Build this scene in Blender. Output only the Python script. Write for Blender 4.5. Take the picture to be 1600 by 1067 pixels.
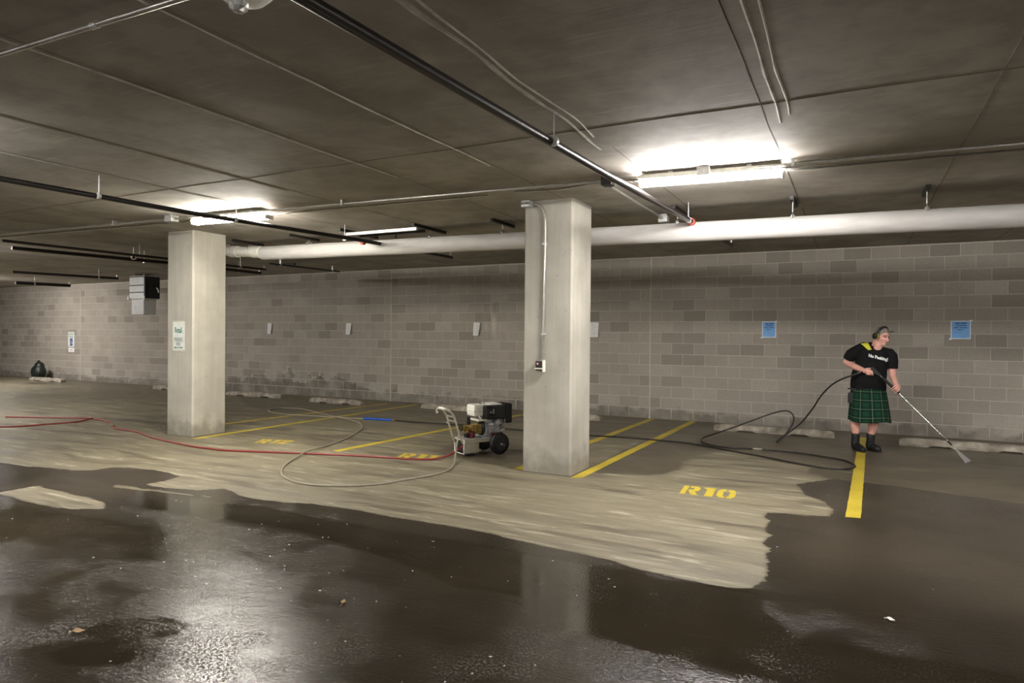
import bpy, bmesh, math, random
import numpy as np
from mathutils import Vector, Matrix, noise as mnoise
from mathutils.bvhtree import BVHTree

# ------------------------------------------------------------------ scene reset
for o in list(bpy.data.objects):
    bpy.data.objects.remove(o, do_unlink=True)
SC = bpy.context.scene
COL = SC.collection
random.seed(7)
PI = math.pi

# ------------------------------------------------------------------ camera
F_PX, CX, CD, CH = 1035.47466, 9.52774, 12.34576, 1.53856
YAW, PITCH, ROLL = -0.4769954, -0.0087078, 0.0087815
cam_data = bpy.data.cameras.new('camera')
cam = bpy.data.objects.new('camera', cam_data)
COL.objects.link(cam)
_f = Vector((math.sin(YAW) * math.cos(PITCH), math.cos(YAW) * math.cos(PITCH), math.sin(PITCH)))
_r = Vector((math.cos(YAW), -math.sin(YAW), 0))
_u = _r.cross(_f)
_r2 = _r * math.cos(ROLL) + _u * math.sin(ROLL)
_u2 = -_r * math.sin(ROLL) + _u * math.cos(ROLL)
M = Matrix(((_r2.x, _u2.x, -_f.x, CX), (_r2.y, _u2.y, -_f.y, -CD), (_r2.z, _u2.z, -_f.z, CH), (0, 0, 0, 1)))
cam.matrix_world = M
cam_data.sensor_fit = 'HORIZONTAL'
cam_data.sensor_width = 36.0
cam_data.lens = F_PX / 1600 * 36.0
cam_data.clip_end = 200
SC.camera = cam

# ------------------------------------------------------------------ world, exposure
w = bpy.data.worlds.new('world')
SC.world = w
w.use_nodes = True
w.node_tree.nodes['Background'].inputs[0].default_value = (0.5, 0.5, 0.5, 1)
w.node_tree.nodes['Background'].inputs[1].default_value = 0.0
SC.view_settings.view_transform = 'Standard'
SC.view_settings.look = 'None'
SC.view_settings.gamma = 1
SC.view_settings.use_curve_mapping = False
SC.view_settings.exposure = 0.7
LAMP_L = 168.0      # radiance of the warm lamp by the far column
LAMP_R = 186.0      # radiance of the lamp by the near column
LAMP_UNSEEN = 185.0   # unseen lamps added behind and beside the camera as ambient fill
COL_L = (1.0, 0.95, 0.84)
COL_R = (1.0, 0.96, 0.93)
CEIL = 3.048

# ------------------------------------------------------------------ materials
def srgb(c):
    return tuple(((v / 255) / 12.92 if v / 255 <= 0.04045 else ((v / 255 + 0.055) / 1.055) ** 2.4) for v in c)

class NT:
    def __init__(s, name):
        s.m = bpy.data.materials.new(name)
        s.m.use_nodes = True
        s.t = s.m.node_tree
        s.b = s.t.nodes['Principled BSDF']
        s.out = s.t.nodes['Material Output']
    def n(s, typ, **kw):
        nd = s.t.nodes.new(typ)
        for k, v in kw.items():
            if k.startswith('i_'):
                key = k[2:]
                key = int(key) if key.isdigit() else key
                nd.inputs[key].default_value = v
            else:
                setattr(nd, k, v)
        return nd
    def l(s, a, b):
        s.t.links.new(a, b)
    def math(s, op, a, b=None, c=None, clamp=False):
        nd = s.t.nodes.new('ShaderNodeMath')
        nd.operation = op
        nd.use_clamp = clamp
        for i, v in enumerate((a, b, c)):
            if v is None:
                continue
            if isinstance(v, (int, float)):
                nd.inputs[i].default_value = v
            else:
                s.l(v, nd.inputs[i])
        return nd.outputs[0]
    def ramp(s, fac, stops, interp='LINEAR'):
        nd = s.t.nodes.new('ShaderNodeValToRGB')
        nd.color_ramp.interpolation = interp
        e = nd.color_ramp.elements
        while len(e) < len(stops):
            e.new(0.5)
        for el, (p, c) in zip(e, stops):
            el.position = p
            el.color = (c, c, c, 1) if isinstance(c, (int, float)) else (*c[:3], 1)
        s.l(fac, nd.inputs[0])
        return nd.outputs[0]
    def mix(s, fac, a, b, blend='MIX'):
        nd = s.t.nodes.new('ShaderNodeMix')
        nd.data_type = 'RGBA'
        nd.blend_type = blend
        for i, v in ((0, fac), (6, a), (7, b)):
            if isinstance(v, (int, float)):
                nd.inputs[i].default_value = v
            elif isinstance(v, tuple):
                nd.inputs[i].default_value = (*v[:3], 1)
            else:
                s.l(v, nd.inputs[i])
        return nd.outputs[2]
    def pos(s, scale=(1, 1, 1)):
        g = s.n('ShaderNodeNewGeometry')
        mp = s.n('ShaderNodeMapping')
        mp.inputs['Scale'].default_value = scale
        s.l(g.outputs['Position'], mp.inputs[0])
        return mp.outputs[0]
    def obj(s, scale=(1, 1, 1)):
        g = s.n('ShaderNodeTexCoord')
        mp = s.n('ShaderNodeMapping')
        mp.inputs['Scale'].default_value = scale
        s.l(g.outputs['Object'], mp.inputs[0])
        return mp.outputs[0]
    def noise(s, vec, scale, detail=4, rough=0.55, dist=0.0):
        nd = s.n('ShaderNodeTexNoise')
        nd.inputs['Scale'].default_value = scale
        nd.inputs['Detail'].default_value = detail
        nd.inputs['Roughness'].default_value = rough
        nd.inputs['Distortion'].default_value = dist
        s.l(vec, nd.inputs['Vector'])
        return nd.outputs['Fac']
    def bump(s, h, strength=0.3, dist=0.01, normal=None):
        nd = s.n('ShaderNodeBump')
        nd.inputs['Strength'].default_value = strength
        nd.inputs['Distance'].default_value = dist
        s.l(h, nd.inputs['Height'])
        if normal is not None:
            s.l(normal, nd.inputs['Normal'])
        return nd.outputs[0]
    def set(s, **kw):
        for k, v in kw.items():
            k = {'color': 'Base Color', 'rough': 'Roughness', 'metal': 'Metallic', 'spec': 'Specular IOR Level',
                 'normal': 'Normal', 'emit': 'Emission Color', 'emit_s': 'Emission Strength', 'trans': 'Transmission Weight',
                 'coat': 'Coat Weight', 'alpha': 'Alpha'}[k]
            if isinstance(v, (int, float)):
                s.b.inputs[k].default_value = v
            elif isinstance(v, tuple):
                s.b.inputs[k].default_value = (*v[:3], 1)
            else:
                s.l(v, s.b.inputs[k])
        return s.m

def plain(name, rgb, rough=0.5, metal=0.0, var=0.08, scale=25, spec=0.5, bumpy=0.0):
    t = NT(name)
    c = srgb(rgb)
    n = t.noise(t.obj(), scale, 3)
    dark = tuple(v * (1 - var * 2) for v in c)
    lite = tuple(min(1, v * (1 + var)) for v in c)
    t.set(color=t.ramp(n, [(0.3, dark), (0.7, lite)]), rough=rough, metal=metal, spec=spec)
    if bumpy:
        t.set(normal=t.bump(n, bumpy, 0.004))
    return t.m

def emitter(name, col, strength):
    t = NT(name)
    return t.set(color=(0.9, 0.9, 0.9), emit=col, emit_s=strength, rough=0.4)

MAT = {}
MAT['black'] = plain('black_plastic', (15, 15, 16), 0.45)
MAT['rubber'] = plain('black_rubber', (11, 11, 12), 0.6)
MAT['blackpipe'] = plain('black_steel_pipe', (38, 34, 32), 0.32, 0.4)
MAT['galv'] = plain('galvanised_steel', (205, 206, 203), 0.36, 0.55)
MAT['emt'] = plain('conduit_steel', (185, 183, 176), 0.28, 0.8)
MAT['strut'] = plain('dark_strut_steel', (52, 50, 48), 0.45, 0.5)
MAT['handle'] = plain('brushed_handle_steel', (190, 183, 168), 0.35, 0.35)
MAT['chrome'] = plain('bright_steel', (220, 220, 220), 0.14, 1.0)
MAT['alu'] = plain('cast_aluminium', (176, 177, 178), 0.35, 0.6, 0.25, 45)
MAT['brass'] = plain('brass', (176, 148, 88), 0.28, 0.7, 0.3, 60)
MAT['white'] = plain('white_enamel', (238, 236, 226), 0.35)
MAT['paper'] = plain('white_paper', (235, 233, 232), 0.8)
MAT['signwhite'] = plain('white_sign_face', (228, 232, 226), 0.4)
MAT['signedge'] = plain('sign_edge', (205, 205, 188), 0.4)
MAT['green'] = plain('green_sign_print', (70, 130, 112), 0.5)
MAT['blueprint'] = plain('blue_sign_print', (40, 62, 130), 0.5)
MAT['greyprint'] = plain('grey_print', (120, 128, 128), 0.5)
MAT['greyprint2'] = plain('pale_grey_print', (188, 186, 190), 0.7)
MAT['posterblue'] = plain('blue_poster_print', (106, 166, 224), 0.4, 0, 0.05, 8)
MAT['posterdark'] = plain('dark_blue_poster_print', (44, 88, 150), 0.5)
MAT['posterwhite'] = plain('poster_border', (226, 234, 245), 0.4)
MAT['red'] = plain('red_hose', (130, 40, 38), 0.4)
MAT['redcap'] = plain('orange_cap', (200, 88, 62), 0.5)
MAT['reddark'] = plain('dark_red_paint', (92, 18, 22), 0.45)
MAT['greyhose'] = plain('grey_hose', (150, 142, 124), 0.45)
MAT['blackhose'] = plain('black_hose', (30, 26, 24), 0.35)
MAT['bluesleeve'] = plain('blue_sleeve', (32, 88, 190), 0.4)
MAT['skin'] = plain('skin', (222, 166, 150), 0.5, 0, 0.06, 18)
MAT['lip'] = plain('lip', (165, 95, 90), 0.5)
MAT['hair'] = plain('grey_hair', (128, 122, 114), 0.7, 0, 0.2, 60, 0.3, 0.6)
MAT['eye'] = plain('eye', (50, 40, 38), 0.3)
MAT['shirt'] = plain('black_cotton', (20, 20, 21), 0.85, 0, 0.15, 12, 0.2, 0.2)
MAT['yellow'] = plain('yellow_cloth', (218, 214, 60), 0.75)
MAT['boot'] = plain('black_boot_leather', (24, 24, 25), 0.5, 0, 0.15, 30, 0.4, 0.3)
MAT['tread'] = plain('boot_sole', (14, 14, 14), 0.7)
MAT['belt'] = plain('black_strap', (14, 16, 15), 0.6)
MAT['clearlens'] = plain('lens_plastic', (228, 228, 224), 0.12, 0.3, 0.2, 60)
MAT['text'] = plain('white_print', (236, 236, 232), 0.6)
MAT['leaf'] = plain('dry_leaf', (170, 140, 95), 0.6)
MAT['bag'] = plain('black_sack', (30, 36, 32), 0.4, 0, 0.1, 6, 0.5, 0.5)
MAT['sealant'] = plain('sealant', (196, 189, 176), 0.7)
MAT['lamp_l'] = emitter('lamp_diffuser_warm', COL_L, LAMP_L)
MAT['lamp_r'] = emitter('lamp_diffuser', COL_R, LAMP_R)
MAT['lamp_unseen'] = emitter('lamp_diffuser_unseen', COL_R, LAMP_UNSEEN)

def mat_block():
    t = NT('concrete_block')
    oi = t.n('ShaderNodeObjectInfo')
    p = t.pos()
    n1 = t.noise(p, 90, 3, 0.7)
    n2 = t.noise(p, 0.9, 3)
    n3 = t.noise(p, 4.0, 4)
    base = t.ramp(oi.outputs['Random'], [(0.0, srgb((144, 137, 127))), (0.10, srgb((151, 144, 134))), (0.16, srgb((163, 156, 145))), (0.75, srgb((170, 163, 152))), (1.0, srgb((177, 170, 159)))])
    c = t.mix(t.ramp(n2, [(0.35, 0.0), (0.65, 0.35)]), base, srgb((140, 132, 123)))
    c = t.mix(t.ramp(n1, [(0.35, 0.30), (0.6, 0.0)]), c, srgb((112, 105, 97)))
    # damp foot of the wall: dark bottom course with a ragged upper edge
    sep = t.n('ShaderNodeSeparateXYZ')
    t.l(p, sep.inputs[0])
    edge = t.math('ADD', t.math('MULTIPLY', t.math('SUBTRACT', n3, 0.5), 0.40), 0.205)
    edge2 = t.math('ADD', edge, t.math('MULTIPLY', t.math('SUBTRACT', t.noise(p, 0.55, 2), 0.5), 0.5))
    # taller damp stain with chalky rims left of the first control joint
    zx = t.math('DIVIDE', t.math('ADD', sep.outputs[0], 2.6), 2.4)
    zone = t.math('POWER', 2.718, t.math('MULTIPLY', t.math('MULTIPLY', zx, zx), -1.0))
    edge2 = t.math('ADD', edge2, t.math('MULTIPLY', zone, t.math('MULTIPLY', t.math('SUBTRACT', t.noise(p, 1.7, 4, 0.6), 0.22), 1.15)))
    d = t.math('SUBTRACT', edge2, sep.outputs[2])
    damp = t.math('MULTIPLY', d, 14.0, clamp=True)
    c = t.mix(t.math('MULTIPLY', damp, t.ramp(t.noise(p, 2.6, 3), [(0.36, 0.22), (0.6, 0.6)])), c, srgb((74, 68, 59)))
    rim = t.ramp(t.math('ABSOLUTE', d), [(0.0, 1.0), (0.05, 0.0)])
    chalk = t.math('MULTIPLY', t.math('MULTIPLY', rim, zone), t.ramp(t.noise(t.pos((7, 1, 2.5)), 1.6, 3), [(0.5, 0.0), (0.6, 0.8)]))
    qx = t.math('DIVIDE', t.math('SUBTRACT', sep.outputs[0], 2.66), 0.16)
    qz = t.math('DIVIDE', t.math('SUBTRACT', sep.outputs[2], 1.85), 0.36)
    lime = t.math('POWER', 2.718, t.math('MULTIPLY', t.math('ADD', t.math('MULTIPLY', qx, qx), t.math('MULTIPLY', qz, qz)), -1.0))
    lime = t.math('MULTIPLY', lime, t.ramp(t.noise(t.pos((6, 1, 1.2)), 1.5, 3), [(0.42, 0.0), (0.62, 0.75)]))
    c = t.mix(t.math('MAXIMUM', chalk, lime), c, srgb((206, 200, 188)))
    t.set(color=c, rough=0.9, spec=0.25, normal=t.bump(n1, 0.35, 0.004))
    return t.m
MAT['block'] = mat_block()

def mat_mortar():
    t = NT('mortar')
    p = t.pos()
    n = t.noise(p, 60, 3)
    n3 = t.noise(p, 4.0, 4)
    c = t.ramp(n, [(0.3, srgb((176, 168, 157))), (0.7, srgb((196, 188, 177)))])
    sep = t.n('ShaderNodeSeparateXYZ')
    t.l(p, sep.inputs[0])
    edge = t.math('ADD', t.math('MULTIPLY', t.math('SUBTRACT', n3, 0.5), 0.3), 0.1)
    damp = t.math('MULTIPLY', t.math('SUBTRACT', edge, sep.outputs[2]), 10.0, clamp=True)
    c = t.mix(t.math('MULTIPLY', damp, 0.5), c, srgb((90, 84, 74)))
    return t.set(color=c, rough=0.95, spec=0.2, normal=t.bump(n, 0.3, 0.003))
MAT['mortar'] = mat_mortar()

def mat_column():
    t = NT('column_concrete')
    p = t.pos()
    big = t.noise(p, 1.6, 4)
    fine = t.noise(p, 45, 4, 0.7)
    streak = t.noise(t.pos((9, 9, 0.6)), 1.5, 4)
    c = t.ramp(big, [(0.35, srgb((166, 162, 150))), (0.65, srgb((188, 184, 172)))])
    c = t.mix(t.ramp(streak, [(0.35, 0.25), (0.6, 0.0)]), c, srgb((150, 143, 126)))
    vor = t.n('ShaderNodeTexVoronoi', feature='F1')
    vor.inputs['Scale'].default_value = 13
    t.l(p, vor.inputs['Vector'])
    msk = t.noise(p, 5, 2)
    pit = t.math('MULTIPLY', t.ramp(vor.outputs['Distance'], [(0.06, 1.0), (0.13, 0.0)]), t.ramp(msk, [(0.5, 0.0), (0.6, 1.0)]))
    c = t.mix(t.math('MULTIPLY', pit, 0.6), c, srgb((110, 104, 92)))
    sep = t.n('ShaderNodeSeparateXYZ')
    t.l(p, sep.inputs[0])
    low = t.math('MULTIPLY', t.math('SUBTRACT', t.math('MULTIPLY', t.noise(p, 6, 4), 0.62), sep.outputs[2]), 4.0, clamp=True)
    c = t.mix(t.math('MULTIPLY', low, 0.55), c, srgb((98, 92, 80)))
    h = t.math('SUBTRACT', fine, t.math('MULTIPLY', pit, 2.0))
    return t.set(color=c, rough=0.8, spec=0.3, normal=t.bump(h, 0.25, 0.004))
MAT['column'] = mat_column()

def mat_ceiling():
    t = NT('ceiling_concrete')
    p = t.pos()
    big = t.noise(p, 0.7, 5, 0.6, 0.6)
    mid = t.noise(p, 3.5, 5, 0.6)
    grain = t.noise(t.pos((0.8, 14, 1)), 2.2, 5, 0.65)
    fine = t.noise(p, 60, 3, 0.7)
    c = t.ramp(big, [(0.36, srgb((146, 140, 130))), (0.64, srgb((178, 172, 162)))])
    c = t.mix(t.ramp(mid, [(0.36, 0.4), (0.55, 0.0)]), c, srgb((128, 121, 110)))
    c = t.mix(t.ramp(grain, [(0.60, 0.0), (0.70, 0.4)]), c, srgb((202, 196, 184)))
    h = t.math('ADD', t.math('MULTIPLY', grain, 0.8), t.math('MULTIPLY', fine, 0.35))
    return t.set(color=c, rough=0.75, spec=0.3, normal=t.bump(h, 0.22, 0.006))
MAT['ceiling'] = mat_ceiling()
MAT['seam'] = plain('seam_laitance', (190, 184, 172), 0.8, 0, 0.15, 12, 0.3, 0.4)
MAT['seamdark'] = plain('seam_dark_gap', (104, 98, 88), 0.9)  # dark joint lines in the ceiling and at the column feet

def mat_floor():
    t = NT('floor_concrete')
    p = t.pos()
    soak_a = t.n('ShaderNodeAttribute', attribute_name='soak')
    damp_shade_a = t.n('ShaderNodeAttribute', attribute_name='damp')  # damp level, with the far left wall-foot shadow painted in
    puddle_a = t.n('ShaderNodeAttribute', attribute_name='puddle')
    # ragged rims of the wet patches (squeegee marks run along x)
    rim = t.noise(t.pos((2.2, 9, 1)), 1.6, 5, 0.6)
    soak = t.math('ADD', soak_a.outputs['Fac'], t.math('MULTIPLY', t.math('SUBTRACT', rim, 0.5), 0.10))
    soak = t.math('MULTIPLY_ADD', soak, 28.0, 0.5, clamp=True)
    streak = t.noise(t.pos((0.55, 3.4, 1)), 1.3, 6, 0.62, 0.5)
    streak2 = t.noise(t.pos((1.2, 9, 1)), 1.6, 5, 0.65, 0.3)
    damp = t.math('ADD', damp_shade_a.outputs['Fac'], t.math('MULTIPLY', t.math('SUBTRACT', streak, 0.5), 3.0))
    damp = t.math('ADD', damp, t.math('MULTIPLY', t.math('SUBTRACT', streak2, 0.5), 1.9), clamp=True)
    fine = t.noise(p, 55, 4, 0.7)
    broom = t.noise(t.pos((0.8, 15, 1)), 2.4, 4, 0.65)
    blot = t.noise(p, 1.1, 4)
    dry = t.ramp(streak2, [(0.36, srgb((112, 104, 84))), (0.5, srgb((121, 113, 92))), (0.64, srgb((136, 129, 108)))])
    dry = t.mix(t.ramp(fine, [(0.3, 0.35), (0.6, 0.0)]), dry, srgb((104, 96, 77)))
    scr = t.noise(t.pos((0.7, 5.5, 1)), 1.9, 6, 0.7, 0.8)
    dry = t.mix(t.ramp(scr, [(0.54, 0.0), (0.64, 0.75)]), dry, srgb((170, 163, 142)))
    dampc = t.ramp(blot, [(0.38, srgb((82, 75, 61))), (0.62, srgb((100, 92, 76)))])
    c = t.mix(t.ramp(damp, [(0.25, 0.0), (0.8, 1.0)]), dry, dampc)
    wetc = t.ramp(blot, [(0.38, srgb((36, 31, 22))), (0.62, srgb((46, 40, 30)))])
    drain_a = t.n('ShaderNodeAttribute', attribute_name='drain')
    wetc = t.mix(drain_a.outputs['Fac'], wetc, t.ramp(blot, [(0.38, srgb((56, 50, 41))), (0.62, srgb((68, 61, 50)))]))
    c = t.mix(soak, c, wetc)
    # gloss: smooth where water stands, rough where it is only damp
    pool = t.noise(t.pos((0.5, 1.3, 1)), 1.1, 4, 0.6, 0.4)
    pudd = t.math('ADD', puddle_a.outputs['Fac'], t.math('MULTIPLY', t.math('SUBTRACT', pool, 0.5), 1.1))
    pudd = t.ramp(pudd, [(0.38, 0.0), (0.68, 1.0)])
    r_dry = t.ramp(damp, [(0.2, 0.62), (0.9, 0.33)])
    r_wet = t.ramp(pudd, [(0.0, 0.125), (1.0, 0.06)])
    mr = t.n('ShaderNodeMix')
    t.l(soak, mr.inputs[0]); t.l(r_dry, mr.inputs[2]); t.l(r_wet, mr.inputs[3])
    rough = mr.outputs[0]
    # relief: broom lines along x and grit, drowned where water stands
    h = t.math('ADD', t.math('MULTIPLY', broom, 0.45), t.math('MULTIPLY', fine, 0.55))
    keep = t.math('SUBTRACT', 1.0, t.math('MULTIPLY', t.math('MULTIPLY', pudd, soak), 0.88))
    h = t.math('MULTIPLY', h, keep)
    grit = t.noise(p, 70, 3, 0.65)
    g = t.math('MULTIPLY', t.math('MULTIPLY', t.ramp(grit, [(0.52, 0.0), (0.72, 1.0)]), t.ramp(t.noise(p, 2.3, 4), [(0.44, 0.15), (0.62, 1.0)])), t.math('SUBTRACT', 1.0, t.math('MULTIPLY', pudd, 0.7)))
    h = t.math('ADD', h, t.math('MULTIPLY', g, 0.7))
    return t.set(color=c, rough=rough, spec=0.5, normal=t.bump(h, 0.42, 0.008))
MAT['floor'] = mat_floor()

def mat_paint():
    t = NT('yellow_road_paint')
    p = t.pos()
    n = t.noise(p, 14, 5, 0.65)
    b = t.noise(p, 2.2, 3)
    c = t.ramp(b, [(0.3, srgb((176, 155, 46))), (0.7, srgb((202, 181, 62)))])
    c = t.mix(t.ramp(n, [(0.60, 0.0), (0.72, 0.75)]), c, srgb((120, 105, 62)))
    return t.set(color=c, rough=0.5, normal=t.bump(n, 0.2, 0.003))
MAT['paint'] = mat_paint()
def mat_paint_old():
    t = NT('faded_yellow_road_paint')
    p = t.pos()
    n = t.noise(p, 9, 5, 0.65)
    c = t.mix(t.ramp(n, [(0.48, 0.0), (0.62, 0.8)]), srgb((196, 170, 62)), srgb((140, 126, 92)))
    return t.set(color=c, rough=0.55)
MAT['paint_old'] = mat_paint_old()

def mat_stop():
    t = NT('wheel_stop_concrete')
    p = t.pos()
    n = t.noise(p, 7, 5, 0.6)
    f = t.noise(p, 60, 3, 0.7)
    c = t.ramp(n, [(0.3, srgb((116, 109, 97))), (0.55, srgb((158, 150, 136))), (0.75, srgb((196, 188, 174)))])
    return t.set(color=c, rough=0.9, spec=0.2, normal=t.bump(t.math('ADD', n, f), 0.5, 0.01))
MAT['stop'] = mat_stop()

def mat_wrap():
    t = NT('white_pipe_jacket')
    p = t.pos()
    n = t.noise(t.pos((1.2, 5, 5)), 2.0, 4)
    f = t.noise(t.pos((1, 1, 1)), 14, 4, 0.6, 1.2)
    c = t.ramp(n, [(0.3, srgb((186, 182, 177))), (0.7, srgb((206, 203, 199)))])
    return t.set(color=c, rough=0.55, normal=t.bump(f, 0.22, 0.01))
MAT['wrap'] = mat_wrap()

def mat_tartan():
    t = NT('green_tartan')
    uv = t.n('ShaderNodeUVMap', uv_map='weave')
    sep = t.n('ShaderNodeSeparateXYZ')
    t.l(uv.outputs[0], sep.inputs[0])
    def band(axis):
        fr = t.math('FRACT', t.math('MULTIPLY', sep.outputs[axis], 1 / 0.118))
        dark = t.ramp(fr, [(0.0, 0.0), (0.16, 1.0), (0.30, 0.0), (0.70, 0.0), (0.84, 1.0)])
        line = t.ramp(fr, [(0.0, 1.0), (0.02, 1.0), (0.045, 0.0), (0.96, 0.0), (0.985, 1.0)])
        return dark, line
    d0, l0 = band(0)
    d1, l1 = band(1)
    n = t.noise(t.obj(), 120, 2)
    base = t.ramp(n, [(0.3, srgb((15, 50, 33))), (0.7, srgb((24, 66, 44)))])
    c = t.mix(t.math('MULTIPLY', d0, 0.72), base, srgb((8, 20, 16)))
    c = t.mix(t.math('MULTIPLY', d1, 0.72), c, srgb((8, 20, 16)))
    c = t.mix(t.math('MULTIPLY', l0, 0.42), c, srgb((122, 150, 120)))
    c = t.mix(t.math('MULTIPLY', l1, 0.42), c, srgb((122, 150, 120)))
    return t.set(color=c, rough=0.85, spec=0.2, normal=t.bump(n, 0.2, 0.003))
MAT['tartan'] = mat_tartan()

def mat_spray():
    t = NT('water_spray')
    tr = t.n('ShaderNodeBsdfTransparent')
    df = t.n('ShaderNodeBsdfDiffuse')
    df.inputs[0].default_value = (0.75, 0.75, 0.76, 1)
    n = t.noise(t.obj((1, 1, 1)), 60, 4, 0.7)
    mx = t.n('ShaderNodeMixShader')
    t.l(t.ramp(n, [(0.35, 0.06), (0.65, 0.34)]), mx.inputs[0])
    t.l(tr.outputs[0], mx.inputs[1]); t.l(df.outputs[0], mx.inputs[2])
    t.l(mx.outputs[0], t.out.inputs[0])
    return t.m
MAT['spray'] = mat_spray()

# ------------------------------------------------------------------ mesh helpers
class MB:
    """collects simple shapes; build() links them as one mesh object"""
    def __init__(s):
        s.v = []; s.f = []; s.smooth = []
    def add(s, vs, fs, sm=False):
        b = len(s.v)
        s.v += [tuple(v) for v in vs]
        s.f += [tuple(i + b for i in f) for f in fs]
        s.smooth += [sm] * len(fs)
        return s
    def box(s, a, b, bev=0.0):
        x0, y0, z0 = a; x1, y1, z1 = b
        if bev <= 0:
            vs = [(x0, y0, z0), (x1, y0, z0), (x1, y1, z0), (x0, y1, z0), (x0, y0, z1), (x1, y0, z1), (x1, y1, z1), (x0, y1, z1)]
            return s.add(vs, [(3, 2, 1, 0), (4, 5, 6, 7), (0, 1, 5, 4), (1, 2, 6, 5), (2, 3, 7, 6), (3, 0, 4, 7)])
        bm = bmesh.new()
        bmesh.ops.create_cube(bm, size=1)
        for v in bm.verts:
            v.co = Vector(((x0 + x1) / 2 + v.co.x * (x1 - x0), (y0 + y1) / 2 + v.co.y * (y1 - y0), (z0 + z1) / 2 + v.co.z * (z1 - z0)))
        bmesh.ops.bevel(bm, geom=list(bm.edges), offset=bev, segments=2, affect='EDGES', profile=0.6)
        return s.bm(bm)
    def bm(s, bm, sm=False, mat=None):
        bm.verts.index_update()
        vs = [(mat @ v.co if mat else v.co) for v in bm.verts]
        s.add(vs, [[v.index for v in f.verts] for f in bm.faces], sm)
        bm.free()
        return s
    def ebox(s, c, ax, ay, az, hx, hy, hz):
        c = Vector(c)
        vs = [c + ax * (i * hx) + ay * (j * hy) + az * (k * hz) for k in (-1, 1) for (i, j) in ((-1, -1), (1, -1), (1, 1), (-1, 1))]
        return s.add(vs, [(3, 2, 1, 0), (4, 5, 6, 7), (0, 1, 5, 4), (1, 2, 6, 5), (2, 3, 7, 6), (3, 0, 4, 7)])
    def tube(s, pts, r, n=10, caps=True, sm=True, squash=1.0):
        pts = [Vector(p) for p in pts]
        rs = r if isinstance(r, (list, tuple)) else [r] * len(pts)
        rings = []
        t0 = (pts[1] - pts[0]).normalized()
        up = Vector((0, 0, 1)) if abs(t0.z) < 0.9 else Vector((0, 1, 0))
        a = t0.cross(up).normalized()
        for i, p in enumerate(pts):
            if i == 0: t = pts[1] - pts[0]
            elif i == len(pts) - 1: t = pts[-1] - pts[-2]
            else: t = (pts[i + 1] - pts[i]).normalized() + (pts[i] - pts[i - 1]).normalized()
            if t.length < 1e-9: t = t0
            t = t.normalized()
            a = (a - t * a.dot(t))
            a = a.normalized() if a.length > 1e-6 else t.orthogonal().normalized()
            b = t.cross(a)
            rings.append([p + a * (rs[i] * math.cos(2 * PI * k / n)) + b * (rs[i] * squash * math.sin(2 * PI * k / n)) for k in range(n)])
        vs = [v for rg in rings for v in rg]
        fs = []
        for i in range(len(rings) - 1):
            for k in range(n):
                fs.append((i * n + k, i * n + (k + 1) % n, (i + 1) * n + (k + 1) % n, (i + 1) * n + k))
        s.add(vs, fs, sm)
        if caps:
            s.add(rings[0], [tuple(range(n))[::-1]])
            s.add(rings[-1], [tuple(range(n))])
        return s
    def cyl(s, a, b, r, n=14, r2=None):
        return s.tube([a, b], [r, r if r2 is None else r2], n)
    def ball(s, c, r, seg=12, rings=8, rot=None):
        rx, ry, rz = r if isinstance(r, (list, tuple)) else (r, r, r)
        bm = bmesh.new()
        bmesh.ops.create_uvsphere(bm, u_segments=seg, v_segments=rings, radius=1)
        m = Matrix.Diagonal((rx, ry, rz, 1))
        if rot is not None: m = rot.to_4x4() @ m
        return s.bm(bm, True, Matrix.Translation(c) @ m)
    def limb(s, pts, rs, n=14):
        s.tube(pts, rs, n)
        for p, r in zip(pts, rs): s.ball(p, r, 14, 10)
        return s
    def lathe(s, prof, n=20, mat=None, sm=True):
        vs = []; fs = []
        for (r, z) in prof:
            for k in range(n):
                v = Vector((r * math.cos(2 * PI * k / n), r * math.sin(2 * PI * k / n), z))
                vs.append(mat @ v if mat else v)
        for i in range(len(prof) - 1):
            for k in range(n):
                fs.append((i * n + k, i * n + (k + 1) % n, (i + 1) * n + (k + 1) % n, (i + 1) * n + k))
        s.add(vs, fs, sm)
        s.add(vs[:n], [tuple(range(n))[::-1]]); s.add(vs[-n:], [tuple(range(n))])
        return s
    def prism(s, poly, fn, d0, d1):
        """poly of 2-D points; fn(u, v, d) -> 3-D"""
        n = len(poly)
        vs = [fn(u, v, d0) for u, v in poly] + [fn(u, v, d1) for u, v in poly]
        fs = [tuple(range(n))[::-1], tuple(range(n, 2 * n))] + [(i, (i + 1) % n, n + (i + 1) % n, n + i) for i in range(n)]
        return s.add(vs, fs)
    def mesh(s, name):
        me = bpy.data.meshes.new(name)
        me.from_pydata(s.v, [], s.f)
        me.polygons.foreach_set('use_smooth', s.smooth)
        me.update()
        bm = bmesh.new(); bm.from_mesh(me)
        bmesh.ops.recalc_face_normals(bm, faces=bm.faces)
        bm.to_mesh(me); bm.free()
        return me
    def build(s, name, mat, parent=None, loc=None):
        return link(name, s.mesh(name), mat, parent, loc)

def link(name, me, mat, parent=None, loc=None):
    o = bpy.data.objects.new(name, me)
    if mat is not None and len(me.materials) == 0:
        me.materials.append(mat)
    COL.objects.link(o)
    if parent is not None: o.parent = parent
    if loc is not None: o.location = loc
    return o

def tag(o, label=None, cat=None, group=None, kind=None):
    if label: o['label'] = label
    if cat: o['category'] = cat
    if group: o['group'] = group
    if kind: o['kind'] = kind
    return o

def empty(name, loc=(0, 0, 0), rz=0.0):
    o = bpy.data.objects.new(name, None)
    o.empty_display_size = 0.1
    COL.objects.link(o)
    o.location = loc
    o.rotation_euler = (0, 0, rz)
    return o

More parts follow.
